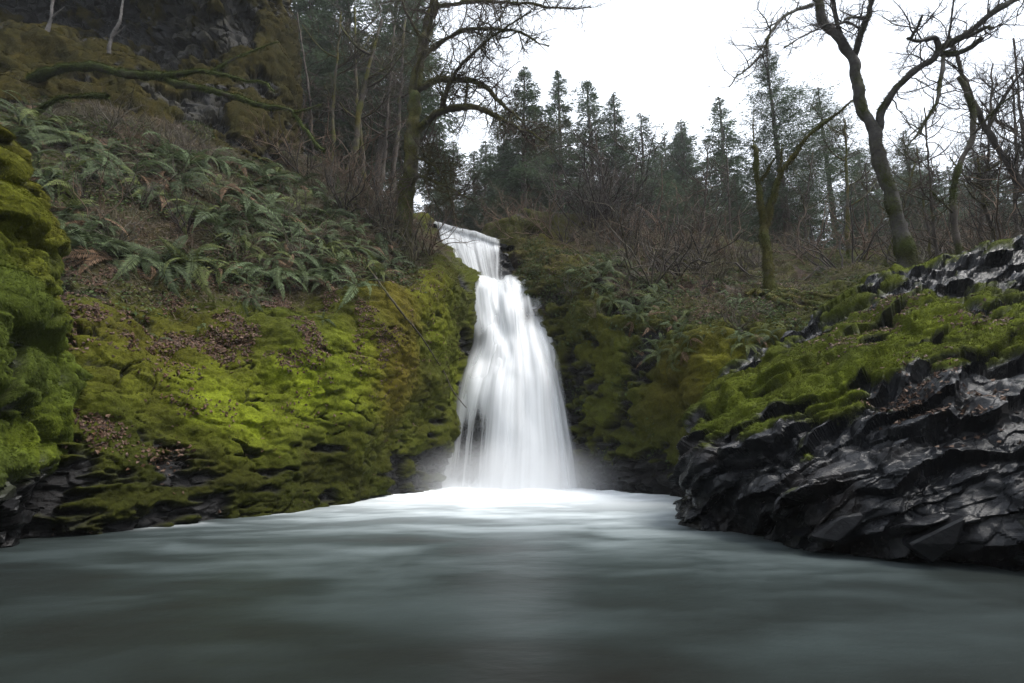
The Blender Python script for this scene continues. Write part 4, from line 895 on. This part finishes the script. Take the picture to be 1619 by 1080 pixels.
    thin = [(1342, 24, 410, 1335, 190, 5, .85, 'slim mossy trunk with short twigs standing between the forked trees'), (1575, 17, 380, 1545, 250, 6, .7, 'thin mossy tree leaning left at the edge of the forest'),
            (1470, 21, 400, 1450, 230, 3.5, .6, 'thin grey-green tree behind the big leaning tree'), (1105, 24, 400, 1120, 230, 3, .3, 'thin brown sapling above the leaf path'),
            (1400, 22, 415, 1450, 250, 3.5, .8, 'slender arching mossy tree behind the rock outcrop'), (960, 26, 360, 940, 210, 3.5, .2, 'dark bare sapling on the rim right of the waterfall'),
            (1000, 28, 360, 1012, 220, 3, .2, 'pale bare sapling in front of the conifers'), (548, 23, 285, 602, 30, 8, .75, 'mossy trunk leaning right on the left hillside'),
            (575, 25, 285, 560, 10, 6, .7, 'tall straight mossy trunk on the left hillside'), (602, 27, 300, 625, 40, 5, .4, 'thin brown trunk beside the mossy crest tree'),
            (520, 24, 280, 540, 20, 5, .8, 'gold-mossed slim tree beside the cliff edge'), (500, 25, 270, 470, 20, 4, .3, 'pale slender tree at the end of the cliff'), (622, 29, 320, 640, 30, 7, .5, 'thick mossy trunk behind the crest tree'),
            (1610, 20, 380, 1600, 120, 5, .4, 'dark upright bare tree at the forest edge'), (1160, 27, 400, 1150, 250, 3, .4, 'thin bare tree among brown brush'), (1480, 18, 395, 1462, 170, 4, .4, 'twiggy dark tree between the leaning tree and the knotty mossy tree'), (1550, 20, 380, 1570, 100, 4.5, .3, 'tall twiggy dark tree behind the knotty mossy tree'), (1640, 17, 360, 1600, 60, 5, .3, 'tall twiggy tree at the forest edge by the outcrop top'), (1270, 26, 415, 1285, 240, 3, .5, 'slim bare tree right behind the forked mossy tree'), (1375, 27, 415, 1368, 260, 3, .6, 'slim twiggy tree beside the big leaning trunk')]
    for i, (x, Yt, yb, xt, yt, r, ms, lab) in enumerate(thin):
        mid = ((x * .55 + xt * .45) + rng.uniform(-6, 6), yb * .55 + yt * .45)
        limbs = [('trunk', rooted(x, Yt, [(x, yb), (x * .8 + xt * .2 + rng.uniform(-4, 4), yb * .8 + yt * .2), mid, (xt, yt)], Yt - .5), r, r * .35)]
        for q in range(4):
            t = rng.uniform(.3, .9); bx = x + (xt - x) * t; by = yb + (yt - yb) * t; sd = rng.choice((-1, 1)); l = rng.uniform(25, 60)
            # limb leaves the trunk and curves upward
            limbs.append(('limb', [(bx, by, Yt - .5 * t), (bx + sd * l * .5, by - l * .3, Yt - .5 * t - .5), (bx + sd * l, by - l * .95, Yt - .5 * t - rng.uniform(0, 1.5))], r * .4, r * .15))
        bare_tree('bare_tree', lab, 'tree', limbs, 300 + i, twig=(3.0, 2.0, 3), moss=ms, r0=.026, twigcol=REDTWIG * .7 if ms < .5 else BARK, fuzz=1500 if ms > .6 else 0, twig_from=0)
build_trees()

def build_fallen_wood():
    # mossy limb leaning out from the slope under the cliff
    bare_tree('mossy_branch', 'long horizontal moss-covered branch reaching out from under the cliff ledge', 'branch', [
        ('trunk', [(50, 128, 15.9), (95, 110, 15.2), (150, 106, 14.8), (205, 118, 14.6), (262, 124, 14.4)], 10, 9),
        ('limb', [(250, 123, 14.4), (290, 117, 14.1), (330, 115, 13.9), (372, 124, 13.7), (415, 130, 13.5), (432, 142, 13.4)], 7, 2),
        ('limb', [(262, 124, 14.4), (285, 134, 14.1), (320, 140, 13.9), (362, 152, 13.7), (405, 165, 13.5), (440, 172, 13.3), (465, 178, 13.2), (480, 200, 13.1), (494, 224, 13.0), (512, 238, 12.9)], 8, 3),
        ('limb', [(335, 115, 13.9), (365, 95, 13.9), (400, 80, 14.0), (440, 65, 14.0)], 3, 1.2),
        ('limb', [(465, 178, 13.2), (485, 172, 13.1), (510, 164, 13.0)], 3, 1.2)],
        501, twig=(.9, .9, 2), moss=1.0, fuzz=16000, r0=.009, hue=GREEN)
    bare_tree('mossy_branch', 'short mossy branch jutting from the ferns below the long one', 'branch', [
        ('trunk', [(55, 180, 14.2), (85, 160, 13.9), (120, 152, 13.7), (172, 151, 13.5)], 4, 4)], 502, twig=(.5, .5, 1), moss=1., fuzz=3000, hue=GREEN, twig_from=0)
    for k, (pts, lab) in enumerate((([(72, 55, 16.9), (80, 30, 16.8), (84, 0, 16.7), (88, -30, 16.6)], 'pale thin stem in front of the dark hollow'), ([(172, 85, 17.3), (176, 60, 17.2), (190, 30, 17.1), (197, -20, 17.0)], 'pale forked stem on the mossy ledge of the cliff'))):
        bare_tree('pale_sapling', lab, 'sapling', [('trunk', pts, 3.5, 2.5), ('limb', [pts[1], (pts[1][0] + 22, pts[1][1] - 20, pts[1][2] - .1)], 2, 1)], 510 + k, twig=(.5, .6, 1), moss=.0, bark=GREYBARK * .75, twigcol=GREYBARK * .7)
    # branch trailing down the bank into the fall
    pts = []
    for x, y in ((578, 425), (600, 455), (630, 492), (660, 530), (685, 568), (700, 592)):
        loc, n = hit(x, y, BVHB[0]); pts.append(np.array(loc + n * .10))
    pts += [W(716, 618, 16.7), W(737, 645, 16.6)]
    rng = np.random.default_rng(4); P = smooth_path(pts, .12, rng, .004); V, F = tubes([(P, np.linspace(.032, .014, len(P)))], 7, .15, 9); N = vnormals(V, F)
    root = tag(empty('fallen_branch', tuple(P[0])), 'long thin broken branch trailing down the mossy bank towards the waterfall', 'branch')
    c, m, mc = limb_colour(V, N, .6 * np.repeat(np.linspace(1, 0, len(P)), 7), 77, BARK)
    o = link('stem', mesh_np('stem', V, F, c, True), M['bark'], root); o.matrix_parent_inverse = Matrix.Translation(-root.location)
    tw = twig_set([(P, np.linspace(.03, .014, len(P)))], rng, .7, .7, 1); V, F = tubes(tw, 4)
    o = tag(link('twigs', mesh_np('twigs', V, F, np.tile(BARK, (len(V), 1)), True), M['twig'], root), kind='stuff'); o.matrix_parent_inverse = Matrix.Translation(-root.location)
    # mossy roots spreading from the forked tree
    for k, px in enumerate(([(1222, 468), (1245, 472), (1275, 480), (1305, 484)], [(1218, 472), (1240, 482), (1268, 490), (1290, 492)], [(1225, 462), (1260, 463), (1300, 470), (1325, 472)], [(1205, 470), (1195, 462), (1180, 470)])):
        pts = []
        for x, y in px:
            loc, n = hit(x, y, BVHB[1])
            if loc is not None: pts.append(np.array(loc + Vector((0, 0, .06))))
        P = smooth_path(pts, .12, rng, .01); V, F = tubes([(P, np.linspace(.13, .06, len(P)))], 8, .2, 19 + k); N = vnormals(V, F); c, m, mc = limb_colour(V, N, 1., 80 + k)
        root = tag(empty('mossy_root', tuple(P[0])), 'gold-green mossy root snaking over the ground from the forked tree', 'root', 'roots of the forked tree')
        o = link('stem', mesh_np('stem', V, F, c, True), M['bark'], root); o.matrix_parent_inverse = Matrix.Translation(-root.location)
        o = blades('moss', V, F, N, m + 1e-5, mc, 1200, .07, .02, root, 90 + k); o.matrix_parent_inverse = Matrix.Translation(-root.location)
build_fallen_wood()

# ------------------------------------------------------------------ brush
def shrub_meshes(seed, stems, h, spread, levels=2, dens=3.2):
    REDTWIG = [np.array((.115, .084, .060)), np.array((.090, .078, .060)), np.array((.125, .086, .060)), np.array((.105, .092, .056)), np.array((.045, .037, .033))][seed % 5]
    rng = np.random.default_rng(seed); st = []
    for _ in range(stems):
        az = rng.uniform(0, 6.28); d = unit(np.array((math.cos(az) * spread, math.sin(az) * spread, 1.0)) * rng.uniform(.6, 1, 3)); p = np.array((math.cos(az), math.sin(az), 0)) * rng.uniform(0, .12) + np.array((0, 0, -.1)); q = [p]; L = h * rng.uniform(.55, 1.1)
        for j in range(8): d = unit(d + rng.normal(0, .26, 3) + np.array((0, 0, .0))); q.append(q[-1] + d * L / 8)
        st.append((np.array(q), np.linspace(.024, .007, 9)))
    V, F = tubes(st, 4); a = mesh_np('stems', V, F, np.tile(REDTWIG * .8, (len(V), 1)) * (1 + .3 * fbm(V, 2, 2, seed))[:, None], True)
    tw = twig_set(st, rng, dens, h * .38, levels, rise=.05, r0=.012, spread=1.0); V, F = tubes(tw, 3); b = mesh_np('twigs', V, F, np.tile(REDTWIG, (len(V), 1)) * (1 + .35 * fbm(V, 2, 2, seed + 1))[:, None], True)
    for m in (a, b): m.materials.append(M['twig'])
    return a, b
def build_brush():
    rng = np.random.default_rng(31); kinds = [shrub_meshes(60 + k, n, h, s) for k, (n, h, s) in enumerate(((10, 1.6, .9), (12, 2.0, .7), (7, 2.8, .6), (15, 1.2, 1.2), (9, 2.3, 1.0)))]
    big = shrub_meshes(74, 24, 3.6, .6, 3, 2.6); fan = shrub_meshes(71, 9, 3.2, .75, 3, 2.2)
    def put(x, y, lab, grp, km=None, s=None, tree=None, Y=None):
        if Y is None:
            loc, n = hit(x, y, tree)
            if loc is None: return
        else:
            p = W(x, y, Y); loc = Vector((p[0], p[1], ground_z(p[0], p[1])))
        i = int(rng.integers(5)); sc = 1.25 * (s or rng.uniform(.75, 1.25))
        if km is None: lab = ('low ' if sc < .95 else 'tall ' if sc > 1.3 else 'medium ') + ('round-topped ', 'bushy ', 'few-stemmed ', 'sprawling ', 'open ')[i] + lab
        root = tag(empty('bare_shrub', loc), lab, 'shrub', grp); root.rotation_euler = (rng.normal(0, .12), rng.normal(0, .12), rng.uniform(0, 6.28)); root.scale = (sc, sc, sc)
        for nm, me in zip(('stems', 'twigs'), km or kinds[i]): tag(link(nm, me, None, root), kind='stuff')
    L, R = BVHB
    for x, y in spread_px([(455, 255), (540, 290), (620, 330), (690, 395), (650, 420), (560, 350), (470, 290)], 30, 17, rng): put(x, y, 'red-brown bare shrub in the thicket along the left crest', 'thicket on the left crest', tree=L)
    for x, y in spread_px([(40, 215), (230, 250), (400, 290), (520, 350), (560, 430), (420, 420), (220, 400), (100, 380)], 24, 30, rng): put(x, y, 'brown bare shrub growing among the sword ferns', 'shrubs among the ferns', tree=L, s=rng.uniform(.35, .65))
    for x, y in spread_px([(380, 205), (450, 215), (460, 260), (380, 250)], 7, 17, rng): put(x, y, 'red-brown bare shrub at the foot of the cliff end', 'shrubs under the cliff end', tree=L, s=.8)
    for x, y in spread_px([(20, 175), (150, 185), (280, 215), (380, 240), (370, 262), (250, 240), (120, 208), (20, 200)], 16, 20, rng): put(x, y, 'small brown bare shrub along the foot of the cliff above the ferns', 'shrubs along the cliff foot', tree=L, s=rng.uniform(.4, .7))
    for k in range(16): put(rng.uniform(690, 900), 345, 'bare shrub in the thicket along the rim above the waterfall', 'thicket above the waterfall', Y=rng.uniform(27, 31), s=rng.uniform(.7, 1.1))
    for x, y in spread_px([(860, 372), (960, 372), (1080, 395), (1180, 410), (1220, 425), (1130, 440), (1010, 430), (900, 395)], 32, 19, rng): put(x, y, 'brown bare shrub in the brush on the right slope', 'brush on the right slope', tree=R)
    for k in range(48):
        put(rng.uniform(880, 1640), 400, 'bare undergrowth shrub in the forest behind the right slope', 'forest undergrowth on the right', Y=rng.uniform(21, 33), s=rng.uniform(.9, 1.6))
    for k in range(14): put(rng.uniform(1530, 1760), 400, 'bare shrub on the rise behind the outcrop crest', 'shrubs behind the outcrop crest', Y=rng.uniform(14, 20), s=rng.uniform(.8, 1.3))
    put(940, 372, 'large dark bare shrub rising on the rim right of the waterfall', None, big, 1.5, R); put(975, 378, 'broad bare shrub beside the large dark shrub on the rim', None, big, 1.15, R)
    put(1030, 452, 'fan-shaped bare shrub with long arching stems above the ferns', None, fan, 1.35, R); put(1100, 420, 'fan-shaped bare shrub at the top of the right slope', None, fan, .9, R)
    for x, y in ((905, 470), (940, 500), (985, 470), (1110, 460), (1165, 520)): put(x, y, 'small bare shrub growing out of the mossy right wall', 'small shrubs on the right wall', tree=R, s=.5)
build_brush()

# ------------------------------------------------------------------ conifers
def conifer_meshes(seed, H, R, clear, dens, droop=.35, ragged=.3):
    rng = np.random.default_rng(seed); hs = np.linspace(-.3, H, 26); wob = np.cumsum(rng.normal(0, .025, (26, 2)), 0)
    tp = np.stack((wob[:, 0], wob[:, 1], hs), 1); tr = .014 * H * (1 - .94 * (hs / H).clip(0, 1)) + .02
    V, F = tubes([(tp, tr)], 9, .08, seed); tm = mesh_np('trunk', V, F, np.tile(np.array((.075, .062, .052)), (len(V), 1)) * (1 + .3 * fbm(V, 1.5, 3, seed))[:, None], True); tm.materials.append(M['bark'])
    T, C, wood = [], [], []; n = int(dens * H)
    for k in range(n):
        f = (k + rng.random()) / n; h = H * (clear + (1 - clear) * f)
        prof = (1 - f) ** .8 * min(1, .45 + f * 3.2); az = rng.uniform(0, 6.28); L = R * prof * rng.uniform(1 - ragged * 1.6, 1.12) * (.8 + .55 * float(vnoise(np.array([[math.cos(az) * 1.3 + 9, math.sin(az) * 1.3, h * .33]]), seed)[0])) + .05
        if rng.random() < .07: L *= .4
        cx = np.interp(h, hs, wob[:, 0]); cy = np.interp(h, hs, wob[:, 1]); d0 = np.array((math.cos(az), math.sin(az), 0)); lift = rng.uniform(.0, .35) + .4 * f
        m = max(4, int(L * 7)); s = np.linspace(0, 1, m)[:, None]
        B = np.array((cx, cy, h)) + d0 * L * s + np.array((0, 0, 1)) * L * (lift * s - droop * 1.6 * s ** 2 * (1 - .7 * f))
        wood.append((B[::max(1, m // 5)] if len(B[::max(1, m // 5)]) > 2 else B, np.linspace(.03, .008, len(B[::max(1, m // 5)]) if len(B[::max(1, m // 5)]) > 2 else len(B))))
        q = int(10 + L * 40); sp = rng.uniform(.12, 1.0, q) ** .8; p = np.stack([np.interp(sp, s[:, 0], B[:, j]) for j in range(3)], 1); side = np.array((-d0[1], d0[0], 0)); sd = rng.choice((-1, 1), q)[:, None]
        width = (.40 * L * (1 - sp * .75) + .03)[:, None]
        off = side * sd * width * rng.uniform(0, 1, (q, 1)) + d0 * width * .5 * rng.random((q, 1)); off[:, 2] -= .25 * np.abs(off[:, :2]).sum(1) * rng.uniform(.2, 1.3, q)
        p = p + off; d = unit(d0 * .8 + side * sd * rng.uniform(.1, 1, (q, 1)) + rng.normal(0, .3, (q, 3)) - np.array((0, 0, .3))); sz = .45 + .55 * (1 - f) ** .5; l = rng.uniform(.2, .45, (q, 1)) * sz; w = unit(np.cross(d, rng.normal(0, .4, (q, 3)) + np.array((0, 0, 1)))) * rng.uniform(.022, .055, (q, 1)) * sz
        quad = np.stack((p - w * .5, p + d * l * .5 - w, p + d * l, p + d * l * .45 + w), 1); T.append(quad.reshape(-1, 3))
        base = np.array((.068, .096, .056)) * rng.uniform(.75, 1.3); C.append(np.repeat(base * rng.uniform(.7, 1.35, (q, 1)), 4, 0))
    T = np.concatenate(T); cm = mesh_np('crown', T, np.arange(len(T)).reshape(-1, 4), np.concatenate(C), False); cm.materials.append(M['needles'])
    for k in range(int(H * clear * 2.5)):                  # dead snags below the crown
        az = rng.uniform(0, 6.28); h = rng.uniform(.12, clear + .1) * H; d = np.array((math.cos(az), math.sin(az), rng.uniform(-.3, .1))); L = rng.uniform(.4, 1.6)
        wood.append((np.array([np.array((np.interp(h, hs, wob[:, 0]), np.interp(h, hs, wob[:, 1]), h)) + d * L * t for t in (0, .4, 1)]), np.array((.025, .018, .006))))
    V, F = tubes(wood, 3); bm_ = mesh_np('branches', V, F, np.tile(np.array((.06, .05, .042)), (len(V), 1)), True); bm_.materials.append(M['bark'])
    return tm, bm_, cm, H
def build_conifers():
    rng = np.random.default_rng(90)
    kinds = [conifer_meshes(800 + k, *a) for k, a in enumerate(((22, 5.4, .20, 14), (24, 4.7, .24, 13), (20, 5.6, .10, 14), (26, 5.2, .32, 11), (18, 4.8, .06, 15), (30, 9.6, .16, 13, .25, .45)))]
    def put(px, ytop, Y, k, lab, grp=None, wid=1.25):
        p = W(px, ytop, Y); x = p[0]; z = ground_z(x, Y) if Y < 48 else 13.0; tm, bm_, cm, H = kinds[k]; h = p[2] - z; s = h / H
        if s < .15: return
        if grp: lab = ('short ' if h < 11 else 'tall ' if h > 17 else '') + ('dense ', 'slim ', 'bushy ', 'bare-stemmed ', 'low-branched ', 'open wide-crowned ')[k] + lab
        root = tag(empty('fir_tree', (x, Y, z - .2)), lab, 'conifer', grp); root.rotation_euler = (rng.normal(0, .012), rng.normal(0, .012), rng.uniform(0, 6.28)); root.scale = (s * wid, s * wid, s)
        link('trunk', tm, None, root); tag(link('branches', bm_, None, root), kind='stuff'); link('crown', cm, None, root)
    near = [(825, 96, 38, 0, 'tall dark fir with a pale bare lower trunk on the rim above the waterfall'), (884, 108, 40, 1, 'dark pointed fir standing next to the pale-trunked fir'), (930, 118, 43, 2, 'dense dark fir behind the large bare shrub'),
            (967, 142, 41, 1, 'thin-topped fir between the dense fir and the rounder one'), (1013, 178, 44, 2, 'broad grey-green fir on the rim'), (1075, 186, 50, 0, 'smaller pointed fir far behind the right slope'),
            (1132, 156, 48, 4, 'neat conical fir left of the wide thin-crowned fir'), (1212, 70, 30, 5, 'wide thin-crowned fir with open branches behind the forked mossy tree'), (1290, 135, 40, 5, 'open-branched fir just right of the wide thin-crowned fir'),
            (790, 165, 50, 1, 'slim fir behind the pale-trunked fir'), (770, 225, 46, 4, 'short bushy fir left of the pale-trunked fir'), (745, 236, 52, 2, 'bushy fir behind the upper fall'), (718, 222, 44, 0, 'fir just above the upper fall'),
            (700, 190, 50, 1, 'slender fir behind the mossy crest tree'), (615, -60, 33, 3, 'tall fir behind the mossy crest tree'), (660, -20, 37, 3, 'tall dark fir seen through the crest tree branches'),
            (560, -90, 36, 1, 'tall open fir on the left hillside'), (505, -70, 36, 3, 'tall fir close to the cliff end'), (470, -100, 38, 0, 'dense fir half hidden by the cliff'), (530, 20, 46, 2, 'bushy fir deep on the left hillside'), (630, 120, 48, 1, 'bushy fir below the tall firs on the left hillside'),
            (850, 190, 52, 4, 'low fir filling the gap between dark firs')]
    for a in near: put(*a)
    for k in range(34):
        px = rng.uniform(1090, 1690); put(px, rng.uniform(205, 300), rng.uniform(34, 60), int(rng.integers(0, 6)), 'grey-green fir in the forest behind the bare trees on the right', 'forest firs on the right', 1.2)
    for k in range(16): put(rng.uniform(690, 1100), rng.uniform(190, 290), rng.uniform(50, 62), int(rng.integers(0, 5)), 'low fir in the back row of the forest above the waterfall', 'back row of firs above the waterfall', 1.2)
    for k in range(3): put(rng.uniform(440, 560), rng.uniform(-40, 120), rng.uniform(38, 52), int(rng.integers(0, 5)), 'fir in the dim forest on the left hillside', 'forest firs on the left', 1.1)
build_conifers()

# ------------------------------------------------------------------ spray at the foot of the fall and haze in the air
def volume_mat(name, density, colour, falloff=False, noise=False):
    m, t, out = nodes(name); L = t.links.new; v = t.nodes.new('ShaderNodeVolumePrincipled')
    v.inputs['Color'].default_value = (*colour, 1); v.inputs['Density'].default_value = density; v.inputs['Anisotropy'].default_value = .2
    if falloff:
        tc = t.nodes.new('ShaderNodeTexCoord'); ln = t.nodes.new('ShaderNodeVectorMath'); ln.operation = 'LENGTH'; L(tc.outputs['Object'], ln.inputs[0])
        mr = t.nodes.new('ShaderNodeMapRange'); mr.interpolation_type = 'SMOOTHSTEP'; mr.inputs[1].default_value = 1; mr.inputs[2].default_value = .1; mr.inputs[3].default_value = 0; mr.inputs[4].default_value = density
        L(ln.outputs['Value'], mr.inputs[0]); L(mr.outputs[0], v.inputs['Density'])
    L(v.outputs[0], out.inputs[1]); M[name] = m; return m
def build_air():
    volume_mat('spray_air', .42, (.97, .98, 1), True); volume_mat('haze_air', .0005, (.93, .96, 1))
    bm = bmesh.new(); bmesh.ops.create_icosphere(bm, subdivisions=3, radius=1.0); me = bpy.data.meshes.new('spray'); bm.to_mesh(me); bm.free()
    o = link('spray', me, M['spray_air']); p = WL(808, 17.2, .25); o.location = p; o.scale = (4.4, 3.4, 1.7); tag(o, 'soft white spray hanging at the foot of the waterfall', 'spray', kind='stuff')
    bm = bmesh.new(); bmesh.ops.create_cube(bm, size=1.0); me = bpy.data.meshes.new('haze'); bm.to_mesh(me); bm.free()
    o = link('haze', me, M['haze_air']); o.scale = (1900, 1900, 75); o.location = (0, 5, 75 / 2 - 4.5); tag(o, 'thin pale haze in the air of the gorge', 'haze', kind='stuff')
build_air()
